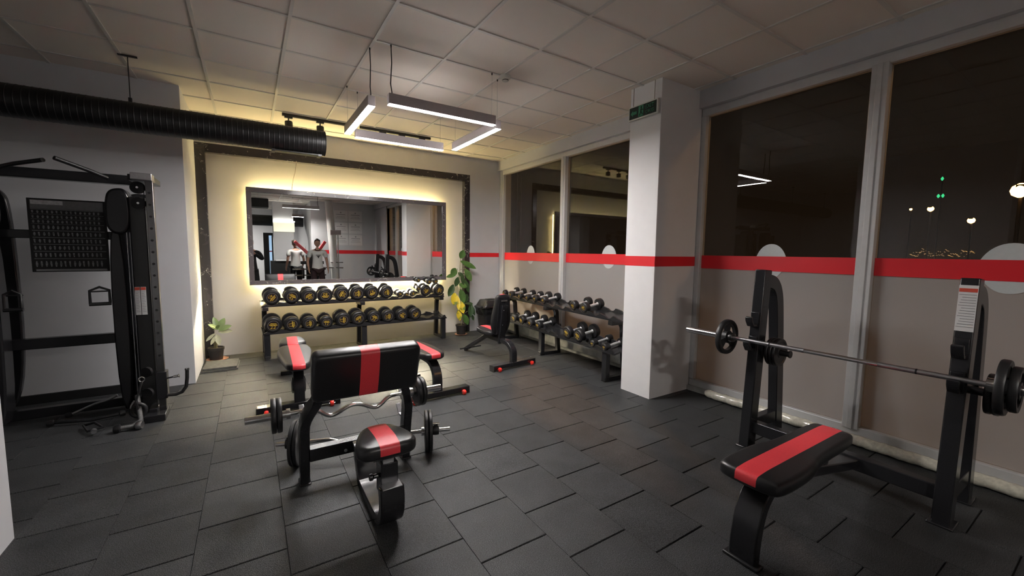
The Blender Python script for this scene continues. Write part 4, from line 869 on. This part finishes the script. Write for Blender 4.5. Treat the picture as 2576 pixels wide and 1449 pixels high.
st = MB().tube([pt(258, 1200), pt(255, 1000, 0.01), pt(240, 800, -0.01), pt(232, 620, 0.01), pt(238, 420), pt(245, 270, -0.01)], [0.009, 0.009, 0.008, 0.007, 0.006, 0.005], 8)
for a, b in (((240, 600), (200, 400)), ((240, 420), (310, 400)), ((250, 900), (360, 890)), ((255, 1060), (330, 1000))): st.tube([pt(*a), pt(*b, -0.02)], 0.004, 6)
st.build('stem', stem_m, t)
LV = [((245, 265), (280, 150), 90, 'g', -.02), ((245, 300), (435, 405), 70, 'g', -.03), ((190, 400), (125, 500), 90, 'g', -.02), ((195, 480), (60, 515), 50, 'g', -.04), ((305, 410), (375, 580), 80, 'g', -.03),
      ((215, 460), (290, 520), 50, 'd', .0), ((250, 500), (300, 640), 60, 'd', -.01), ((215, 520), (190, 650), 70, 'd', .02), ((230, 620), (320, 660), 70, 'g', -.03), ((300, 560), (355, 740), 60, 'd', .0),
      ((160, 620), (95, 780), 80, 'd', -.01), ((245, 690), (285, 880), 90, 'g', -.02), ((175, 735), (150, 900), 100, 'y', -.05), ((215, 790), (205, 970), 50, 'y', -.06), ((235, 850), (270, 1020), 90, 'y', -.05), ((215, 980), (225, 1120), 70, 'y', -.05),
      ((280, 1040), (330, 1190), 90, 'g', -.04), ((385, 900), (365, 1090), 70, 'd', -.03), ((375, 910), (430, 1070), 50, 'd', -.01), ((305, 890), (400, 900), 40, 'd', -.02), ((330, 760), (300, 900), 70, 'd', .02), ((400, 1060), (415, 1140), 35, 'd', .0)]
for a, b, w_, c_, dy in LV:
    p, q = pt(*a), pt(*b, dy); L_ = (q-p).length
    leaf(MB(), p, q-p, L_*1.02, w_*0.0014*1.05, up=(random.uniform(-.3, .3), -1, 0.35), droop=0.0).build('leaf', {'g': leaf_m, 'd': leafd_m, 'y': leafy_m}[c_], t)
t = thing('potted_plant', 'small potted plant with broad pale green leaves in the left corner', 'plant', (-0.425, 6.66, 0))
MB().lathe([(0.072, 0.014), (0.086, 0.14), (0.092, 0.142), (0.094, 0.175), (0.085, 0.176), (0.08, 0.155), (0.02, 0.15)], (0, 0, 0), seg=28).build('pot', pot_m, t)
MB().lathe([(0.001, 0.155), (0.082, 0.156)], (0, 0, 0), seg=24, cap=False).build('soil', soil_m, t)
MB().lathe([(0.085, 0.0), (0.125, 0.022), (0.120, 0.024), (0.085, 0.010)], (0.01, -0.01, 0), seg=32).build('saucer', terra_m, t)
MB().tube([(0, 0, 0.15), (-0.005, -0.005, 0.24), (0.005, -0.01, 0.31)], [0.022, 0.018, 0.012], 12).build('stem', stem_m, t)
def qt(x, y, dy): return Vector(((x-340)/9.66*0.0046-0.0, dy, (1449-y-490)/9.66*0.0072-0.0+0.02))
grl = mat('pale_green_leaf', (0.13, 0.20, 0.07), 0.4, noise=0.2, scale=20); gry = mat('greyish_leaf', (0.30, 0.31, 0.22), 0.5, noise=0.15, scale=20)
for a, b, w_, m_, dy in (((415, 430), (200, 310), 110, grl, -.10), ((410, 420), (310, 210), 110, grl, .04), ((425, 430), (570, 235), 130, grl, .02), ((425, 440), (735, 370), 130, grl, -.06), ((410, 470), (755, 460), 120, gry, -.10),
                         ((330, 500), (130, 620), 70, gry, -.05), ((350, 540), (240, 680), 70, gry, -.10), ((380, 520), (430, 700), 110, gry, -.08), ((400, 420), (420, 330), 80, grl, -.12)):
    p, q = qt(*a, -0.01), qt(*b, dy); leaf(MB(), p, q-p, (q-p).length, w_*0.00062, up=(0, -0.8, 0.7), droop=0.0).build('leaf', m_, t)

# ------------------------------------------------------------------ bin, mat
t = thing('waste_bin', 'black waste bin with faceted lid and bag rim in the corner by the window rack', 'bin', (3.735, 6.60, 0))
def ringr(w, d, z): return [Vector((x, y, z)) for x, y in rrect(w, d, min(w, d)*0.12, 3)]
MB().quadgrid([ringr(0.33, 0.28, 0.0), ringr(0.34, 0.29, 0.01), ringr(0.40, 0.34, 0.46)]).build('bin_body', bin_m, t)
rings = []
rnd = random.Random(5)
for k, (w_, z) in enumerate(((0.405, 0.34), (0.425, 0.37), (0.435, 0.41), (0.445, 0.45), (0.495, 0.475), (0.455, 0.49))):
    rings.append([p + Vector((rnd.uniform(-.011, .011), rnd.uniform(-.011, .011), rnd.uniform(-.012, .012))) for p in ringr(w_, w_*0.86, z)])
MB().quadgrid(rings, cap=False).build('bag_rim', bag_m, t)
MB().quadgrid([ringr(0.44, 0.38, 0.475), ringr(0.43, 0.37, 0.50), ringr(0.32, 0.28, 0.60), ringr(0.30, 0.26, 0.605)]).b2((-0.09, -0.05, 0.604), (0.07, 0.05, 0.618)).build('bin_lid', bin_m, t, bevel=0.006)
MB().b2((-0.165, -0.183, 0.53), (-0.155, -0.16, 0.565)).build('lid_clip', chrome_m, t)
bm_ = mat('worn_board', (0.075, 0.075, 0.07), 0.75, noise=0.25, scale=25)
tag(MB().box((-0.352, 6.232, 0.011), (0.37, 0.44, 0.020), rz=-0.03).build('floor_board', bm_, bevel=0.002), 'lower of two dark boards stacked on the floor in front of the small plant', 'board', 'boards by the small plant')
tag(MB().box((-0.352, 6.240, 0.034), (0.345, 0.42, 0.020), rz=-0.03).build('floor_board', bm_, bevel=0.002), 'upper of two dark boards stacked on the floor in front of the small plant', 'board', 'boards by the small plant')

# ------------------------------------------------------------------ street outside
struct(MB().b2((4.3, -60, -0.35), (140, 80, -0.3)).build('ground', ground_m))
def street_lamp(label, x, y, z, m, r, g='street lamps'):
    t = thing('street_lamp', label, 'street lamp', (x, y, -0.3), 0, g)
    MB().tube([(0, 0, 0), (0, 0, z+0.3+0.25)], 0.07, 8).b2((-0.5, -0.12, z+0.42), (0.1, 0.12, z+0.55)).build('pole', black_m, t)
    MB().lathe([(r*0.2, -r), (r*0.8, -r*0.6), (r, 0), (r*0.8, r*0.6), (r*0.2, r)], (-0.25, 0, z+0.3), seg=14).build('lamp_head', m, t)
street_lamp('brightest orange street lamp, seen at the right edge of the window', 29.8, 3.61, 4.53, sod_m, 0.32)
street_lamp('distant orange street lamp above the middle of the right window', 58.62, 12.81, 6.32, sod_m, 0.26)
street_lamp('distant orange street lamp lower right in the right window', 54.23, 9.18, 4.73, sod_m, 0.26)
street_lamp('faintest small orange street lamp just right of the window post', 77.7, 18.98, 7.99, sod_m, 0.16)
for lx, ly, lz, lb in ((7.6, -6.5, 6.3, 'street lamp post outside throwing orange light onto the pillar'), (8.2, 13.2, 8.6, 'street lamp post outside lighting the frosted window film orange')):
    t = thing('street_lamp', lb, 'street lamp', (lx, ly, -0.3), 0, 'street lamps')
    MB().tube([(0.5, 0, 0), (0.5, 0, lz+0.75)], 0.08, 10).b2((-0.35, -0.15, lz+0.72), (0.6, 0.15, lz+0.84)).build('pole', black_m, t)
    MB().b2((-0.30, -0.12, lz+0.66), (0.2, 0.12, lz+0.72)).build('lamp_head', sod_m, t)
t = thing('signal_mast', 'far mast with three small green lights seen through the right window', 'mast', (68.6, 14.3, -0.3))
MB().tube([(0, 0, 0), (0, 0, 10.8)], 0.06, 8).b2((-0.05, -0.25, 8.66), (0.05, 0.25, 8.76)).build('mast_pole', black_m, t)
for y, z in ((0, 10.87), (0.19, 8.9), (-0.19, 8.9)): MB().lathe([(0.04, -0.22), (0.15, 0), (0.04, 0.22)], (-0.12, y, z), seg=10).build('green_lamp', grn_m, t)
mb = MB(); rnd = random.Random(11)
for k in range(60):
    f = k/60; y = 21-6.6*f; x = 87.5+1.3*f; z = 1.55+rnd.uniform(0, 1.15)*(0.5+0.5*math.sin(f*9)**2)
    mb.box((x, y, z), (0.05, rnd.uniform(0.08, 0.3), 0.05), rot=Matrix.Rotation(rnd.uniform(0.2, 0.6), 3, 'X'))
tag(mb.build('city_lights', city_m, smooth=False), 'thin band of warm city lights far away above the red stripe', 'city lights', kind='stuff')

# ------------------------------------------------------------------ rest of the gym, seen in the mirror
def skin_mesh(joints, edges, root, m, name, sub=2):
    me = bpy.data.meshes.new(name); me.from_pydata([j[0] for j in joints], edges, []); o = bpy.data.objects.new(name, me); C.objects.link(o)
    sk = o.modifiers.new('skin', 'SKIN'); sd_ = me.skin_vertices[0].data if me.skin_vertices else None
    if sd_ is None:
        bm = bmesh.new(); bm.from_mesh(me); lay = bm.verts.layers.skin.verify(); bm.to_mesh(me); bm.free(); sd_ = me.skin_vertices[0].data
    for i, j in enumerate(joints): sd_[i].radius = (j[1], j[2] if len(j) > 2 else j[1]); sd_[i].use_root = (i == root)
    sb = o.modifiers.new('sub', 'SUBSURF'); sb.levels = sub; sb.render_levels = sub
    bpy.context.view_layer.update()
    ev = bpy.data.meshes.new_from_object(o.evaluated_get(bpy.context.evaluated_depsgraph_get())); bpy.data.objects.remove(o)
    ev.materials.clear(); ev.materials.append(m); ev.polygons.foreach_set('use_smooth', [True]*len(ev.polygons)); return ev
def person(label, loc, rz, arms, top_m, bottom_m, phone=False, full=True, sleeve_long=False):
    """faces +y locally; arms = two lists (right x>0, left) of shoulder-elbow-wrist points"""
    J = [((0, 0, 0.95), 0.135, 0.10), ((0, 0.0, 1.10), 0.125, 0.10), ((0, 0.0, 1.28), 0.145, 0.105), ((0, -0.01, 1.43), 0.12, 0.085), ((0, 0.0, 1.50), 0.055), ((0, 0.015, 1.57), 0.052)]
    E = [(0, 1), (1, 2), (2, 3), (3, 4), (4, 5)]
    def add(p, r, prev): J.append((p, r)); E.append((prev, len(J)-1)); return len(J)-1
    for a, s in ((arms[0], 1), (arms[1], -1)):
        sh, el, wr = [Vector(x) for x in a]
        k = add(tuple(sh), 0.058, 3); k = add(tuple((sh+el)/2), 0.048, k); k = add(tuple(el), 0.040, k); k = add(tuple((el*0.6+wr*0.4)), 0.039, k); k = add(tuple(wr), 0.026, k)
        d = (wr-el).normalized(); pm = wr + d*0.05; k = add(tuple(pm), 0.030, k)
        q = Vector((0, 0, 1)).cross(d); q = q.normalized() if q.length > 0.1 else Vector((0, 1, 0)); q = Vector((0, 1, 0)) - d*d.y if abs(d.z) > 0.7 else Vector((0, 0, 1)) - d*d.z
        q.normalize(); cdir = Vector((-s, 0, 0)) if abs(d.z) > 0.7 else Vector((0, 0.2, 0)); 
        for f, ln in zip((-1.5, -0.5, 0.5, 1.5), (0.058, 0.075, 0.08, 0.07)):
            b0 = pm + d*0.030 + q*(f*0.019); kk = add(tuple(b0), 0.009, k); kk = add(tuple(b0 + d*ln*0.5 + cdir*0.004), 0.0088, kk); add(tuple(b0 + d*ln*0.85 + cdir*ln*0.35), 0.008, kk)
        b0 = pm - d*0.01 + q*0.036; kk = add(tuple(b0), 0.011, k); add(tuple(b0 + d*0.03 + q*0.022 + cdir*0.015), 0.010, kk)
    for s in (1, -1):
        k = add((0.09*s, 0, 0.88), 0.088, 0); k = add((0.11*s, 0.01, 0.66), 0.072, k); k = add((0.115*s, 0.015, 0.48), 0.055, k); k = add((0.12*s, -0.01, 0.32), 0.052, k); k = add((0.125*s, -0.02, 0.10), 0.034, k); k = add((0.125*s, 0.0, 0.045), 0.038, k); add((0.135*s, 0.14, 0.03), 0.03, k)
    me = skin_mesh(J, E, 0, skin_m, 'person')
    bm = bmesh.new(); bm.from_mesh(me)
    # head with brow, nose, mouth, chin and ears
    hc = Vector((0, 0.03, 1.675)); N, Mm = 20, 28; rows = []
    for i in range(N+1):
        th = PI*i/N; row = []
        for j in range(Mm):
            ph = 2*PI*j/Mm; x = math.sin(th)*math.cos(ph); y = math.sin(th)*math.sin(ph); z = math.cos(th)
            px = x*0.077*(1-0.22*max(0, -z)); py = y*(0.098 if y > 0 else 0.100)*(1-0.12*max(0, -z)); pz = z*0.120
            fr = max(0, y)**6*math.exp(-(x/0.16)**2)
            py += fr*(0.024*math.exp(-((z+0.12)/0.10)**2) - 0.0*1)            # nose
            py += max(0, y)**4*(0.006*math.exp(-((z-0.22)/0.07)**2)-0.008*math.exp(-((z-0.06)/0.07)**2)*math.exp(-((abs(x)-0.34)/0.15)**2)*1.6)
            py += max(0, y)**4*math.exp(-(x/0.3)**2)*(0.007*math.exp(-((z+0.40)/0.04)**2)-0.004*math.exp(-((z+0.46)/0.025)**2)+0.008*math.exp(-((z+0.52)/0.05)**2)+0.010*math.exp(-((z+0.8)/0.12)**2))
            row.append(bm.verts.new(hc+Vector((px, py, pz))))
        rows.append(row)
    for a, b in zip(rows, rows[1:]):
        for j in range(Mm):
            bm.faces.new((a[j], a[(j+1) % Mm], b[(j+1) % Mm], b[j])).smooth = True
    for s in (1, -1):
        vs = [bm.verts.new(hc+Vector((s*(0.074+0.012*c2), -0.004+0.018*math.cos(a), -0.01+0.032*math.sin(a)))) for c2 in (0, 1) for a in [2*PI*k/10 for k in range(10)]]
        for k in range(10): bm.faces.new((vs[k], vs[(k+1) % 10], vs[10+(k+1) % 10], vs[10+k])).smooth = True
        bm.faces.new(vs[10:])
    bmesh.ops.recalc_face_normals(bm, faces=bm.faces); bm.to_mesh(me); bm.free()
    p = bpy.data.objects.new('person', me); C.objects.link(p); p.location = loc; p.rotation_euler = (0, 0, rz); tag(p, label, 'person', 'people in the gym')
    # hair cap
    mb = MB(); rows = []
    for i in range(9):
        th = (0.02+0.58*i/8)*PI
        rows.append([hc + Vector((math.sin(th)*math.cos(ph)*0.086, math.sin(th)*math.sin(ph)*0.108*(0.97 if math.sin(ph) > 0 else 1.03) - 0.008, math.cos(th)*0.136+0.006 + 0.115*max(0, i-3)/5*min(1, max(0, math.sin(ph)-0.05)*2.4))) for ph in [2*PI*k/24 for k in range(24)]])
    mb.quadgrid(rows, cap=True).build('hair', hair_m, p)
    e = MB()
    for s in (1, -1): e.lathe([(0.001, 0), (0.009, 0.003), (0.011, 0.009), (0.001, 0.014)], hc+Vector((s*0.028, 0.077, 0.008)), (0, 1, 0), 12)
    e.build('eyes', board_m, p)
    # shirt and trousers
    def grow(j, g): return j
    SJ = [((0, 0, 0.80), 0.19, 0.14), ((0, 0, 0.92), 0.18, 0.135), ((0, 0.0, 1.08), 0.155, 0.12), ((0, 0.0, 1.28), 0.17, 0.125), ((0, -0.01, 1.43), 0.14, 0.10), ((0, 0.0, 1.475), 0.085)]
    SE = [(0, 1), (1, 2), (2, 3), (3, 4), (4, 5)]
    for a in arms:
        sh, el, wr = [Vector(x) for x in a]; b = len(SJ)
        SJ.append((tuple(sh), 0.078)); SE.append((4, b)); SJ.append((tuple(sh*0.35+el*0.65), 0.070)); SE.append((b, b+1))
        if sleeve_long: SJ.append((tuple(el), 0.058)); SE.append((b+1, b+2)); SJ.append((tuple(el*0.1+wr*0.9), 0.042)); SE.append((b+2, b+3))
    o = bpy.data.objects.new('shirt', skin_mesh(SJ, SE, 0, top_m, 'shirt')); C.objects.link(o); o.parent = p
    TJ = [((0, 0, 0.95), 0.155, 0.12)]; TE = []
    for s in (1, -1):
        b = len(TJ); TJ += [((0.09*s, 0, 0.86), 0.105), ((0.115*s, 0.01, 0.62), 0.095), ((0.12*s, 0.01, 0.50), 0.088)]; TE += [(0, b), (b, b+1), (b+1, b+2)]
        if not full: pass
        else: TJ += [((0.125*s, -0.02, 0.10), 0.06)]; TE += [(b+2, b+3)]
    o = bpy.data.objects.new('trousers' if full else 'shorts', skin_mesh(TJ, TE, 0, bottom_m, 'trousers')); C.objects.link(o); o.parent = p
    for s in (1, -1): MB().sweep([(0.13*s, -0.09, 0.045), (0.13*s, 0.02, 0.05), (0.137*s, 0.17, 0.035)], 0.09, 0.07, (1, 0, 0), round_=0.02).build('shoe', board_m if full else shirt_m, p, bevel=0.01)
    return p
down = [((0.20, 0, 1.42), (0.27, -0.03, 1.14), (0.28, 0.05, 0.90)), ((-0.20, 0, 1.42), (-0.27, -0.03, 1.14), (-0.26, 0.08, 0.90))]
p = person('person in a white t-shirt with dark print standing, seen in the mirror', (1.72, -0.18, 0), math.radians(-4), down, shirt_m, shorts_m, full=False)
o = MB().prism([(-0.05, 0.03), (0.05, 0.03), (0.02, 0.0), (0.008, -0.04), (-0.008, -0.04), (-0.02, 0.0)][::-1], (0, 1, 0), 0.002, o=(0, 0.135, 1.27), u=(-1, 0, 0)).b2((-0.07, 0.133, 1.315), (0.07, 0.137, 1.33)).build('shirt_print', board_m, p)
MB().tube([(-0.07, 0.02, 1.50), (-0.06, 0.075, 1.47), (0, 0.095, 1.455), (0.06, 0.075, 1.47), (0.07, 0.02, 1.50)], 0.014, 10).build('neck_headphones', board_m, p)
raise_ = [((0.20, 0, 1.40), (0.29, 0.02, 1.20), (0.07, 0.17, 1.40)), ((-0.20, 0, 1.40), (-0.29, 0.02, 1.20), (-0.07, 0.17, 1.40))]
p = person('person in black raising a phone to photograph, at the left edge of the mirror', (0.02, -0.32, -0.02), 0, raise_, cloth_m, cloth_m, sleeve_long=True)
ph = tag(MB().b2((-0.075, -0.004, -0.038), (0.075, 0.004, 0.038)).build('phone', board_m, bevel=0.004), 'dark phone held up sideways by the person in black', 'phone'); ph.location = (0.0, -0.05, 1.49)
p = person('person in white seen from behind beside the red machine in the mirror', (1.30, -2.2, 0), math.radians(160), down, shirt_m, cloth_m)

# red plate-loaded machine
t = thing('leg_press_machine', 'machine with two diagonal red arms and black base, reflected in the mirror', 'gym machine', (1.75, -1.75, 0))
for a, b in (((-0.50, 0, 1.74), (-0.05, 0.1, 1.28)), ((0.42, 0, 1.76), (0.10, 0.1, 1.28))): MB().sweep([a, b], 0.12, 0.09, (0, 1, 0)).build('red_arm', red_m, t, bevel=0.01)
MB().b2((-0.25, -0.3, 0.0), (0.3, 0.35, 0.08)).b2((-0.18, -0.1, 0.06), (0.18, 0.12, 1.30)).b2((-0.35, 0.0, 1.0), (0.35, 0.1, 1.1)).build('machine_body', satin_m, t, bevel=0.01)
for x in (-0.3, 0.3): MB().lathe([(0.03, 0), (0.18, 0.0), (0.18, 0.05), (0.03, 0.05)], (x, 0.0, 0.7), (1, 0, 0), 28).build('loaded_plate', iron_m, t)
MB().b2((-0.6, 0.12, 0.62), (0.4, 0.16, 0.66)).b2((-0.6, 0.12, 0.82), (0.4, 0.16, 0.86)).build('chrome_rails', chrome_m, t)
# white cable tower
t = thing('white_cable_tower', 'tall white framed cable tower with chrome rails, reflected in the mirror', 'gym machine', (2.45, -2.0, 0))
MB().tube([(-0.10, 0, ZC-0.02), (-0.02, 0, 1.8), (0.08, 0, 0.0)], 0.125, 24).build('mast', shirt_m, t, bevel=0.01)
MB().tube([(0.08, 0.08, 0.1), (0.08, 0.08, 2.1)], 0.02, 12).tube([(0.16, 0.08, 0.1), (0.16, 0.08, 2.1)], 0.02, 12).tube([(-0.45, 0.1, 0.88), (0.30, 0.1, 0.86)], 0.022, 12).tube([(-0.1, 0.1, 1.05), (0.30, 0.1, 1.05)], 0.018, 12).build('guide_rails', chrome_m, t)
MB().b2((-0.1, 0.0, 2.0), (0.25, 0.16, 2.16)).b2((-0.2, -0.3, 0.0), (0.4, 0.3, 0.06)).build('head_unit', housing_m, t, bevel=0.01)
# black counter, lit panel, pillar, blue lit door
t = thing('front_counter', 'black counter with pale top under the lit yellow panel, reflected in the mirror', 'counter', (1.02, -3.1, 0))
MB().b2((-0.42, -0.35, 0), (0.28, 0.2, 1.08)).build('cabinet', board_m, t); MB().b2((-0.25, -0.35, 1.08), (0.28, 0.25, 1.12)).build('counter_top', paper_m, t)
struct(MB().b2((0.74, -3.95, -0.01), (1.38, -3.55, ZC+0.01)).build('wall_mid_pillar', wall_m))
t = thing('light_box', 'pale yellow lit panel with light bar on the grey pillar, reflected in the mirror', 'light box', (1.08, -3.54, 2.28))
MB().b2((-0.33, 0.0, -0.17), (0.33, 0.06, 0.16)).build('lit_panel', yel_m, t); MB().b2((-0.34, 0.0, 0.18), (0.34, 0.07, 0.215)).build('light_bar', led3b_m, t)
t = thing('glass_door', 'tall narrow blue lit glass door in a black frame, reflected in the mirror', 'door', (0.62, -4.9, 0))
MB().b2((-0.16, -0.05, 0), (0.16, 0.05, 2.1)).build('door_frame', board_m, t); MB().b2((0.02, 0.045, 0.55), (0.11, 0.056, 2.0)).build('lit_glass', sky_m, t); MB().b2((0.02, 0.05, 1.38), (0.11, 0.058, 1.42)).build('red_stripe', stripe_m, t)
# posters on the front wall
for c_ in range(2):
    for r_ in range(3):
        x0 = 2.60+0.50*c_; z1 = 2.90-0.43*r_
        t = tag(MB().b2((x0, -2.598, z1-0.38), (x0+0.47, -2.592, z1)).build('poster', paper_m, bevel=0), '%s %s poster of six pale posters on the wall facing the mirror' % (('upper', 'middle', 'lower')[r_], ('left', 'right')[1-c_]), 'poster', 'pale posters')
        MB().lathe([(0.025, 0), (0.025, 0.002)], (x0+0.235, -2.592, z1-0.07), (0, 1, 0), 16).b2((x0+0.08, -2.5925, z1-0.15), (x0+0.39, -2.5905, z1-0.13)).b2((x0+0.10, -2.5925, z1-0.22), (x0+0.37, -2.5905, z1-0.21)).b2((x0+0.06, -2.5925, z1-0.27), (x0+0.41, -2.5905, z1-0.26)).build('poster_print', ink_m, t)
# duct and box under the rear ceiling
tag(MB().b2((-1.8, -3.4, 2.88), (0.60, -2.8, ZC-0.003)).build('air_conditioner', board_m, bevel=0.01), 'dark box unit under the ceiling at the left of the mirror view', 'air conditioner')
tag(MB().tube([(-3.5, -4.6, 2.55), (1.8, -4.6, 2.55)], 0.2, 24).build('rear_duct', duct_m), 'black duct under the rear ceiling, reflected in the mirror', 'duct')
lamp_bar(0.80, 0.48, 1.72, 0.48, 'linear pendant lamp reflected brightest near the upper left of the mirror', led2_m, 'rear linear lamps', (False, True), z=2.62)
lamp_bar(1.22, -1.9, 1.55, -1.9, 'short linear lamp far behind, reflected in the mirror below the brighter one', led3_m, 'rear linear lamps', (False, False), z=2.55)
lamp_bar(-1.6, -5.3, -0.3, -5.3, 'unseen linear lamp added to brighten the far rear of the gym', led3_m, 'rear linear lamps', (False, False), z=2.69)  # extra lamp outside the mirror view, added to light the rear room
lamp_bar(-5.0, 3.9, -4.2, 3.9, 'linear lamp in the left part of the gym, reflected in the window', led2_m, 'rear linear lamps', (False, False), z=2.69)
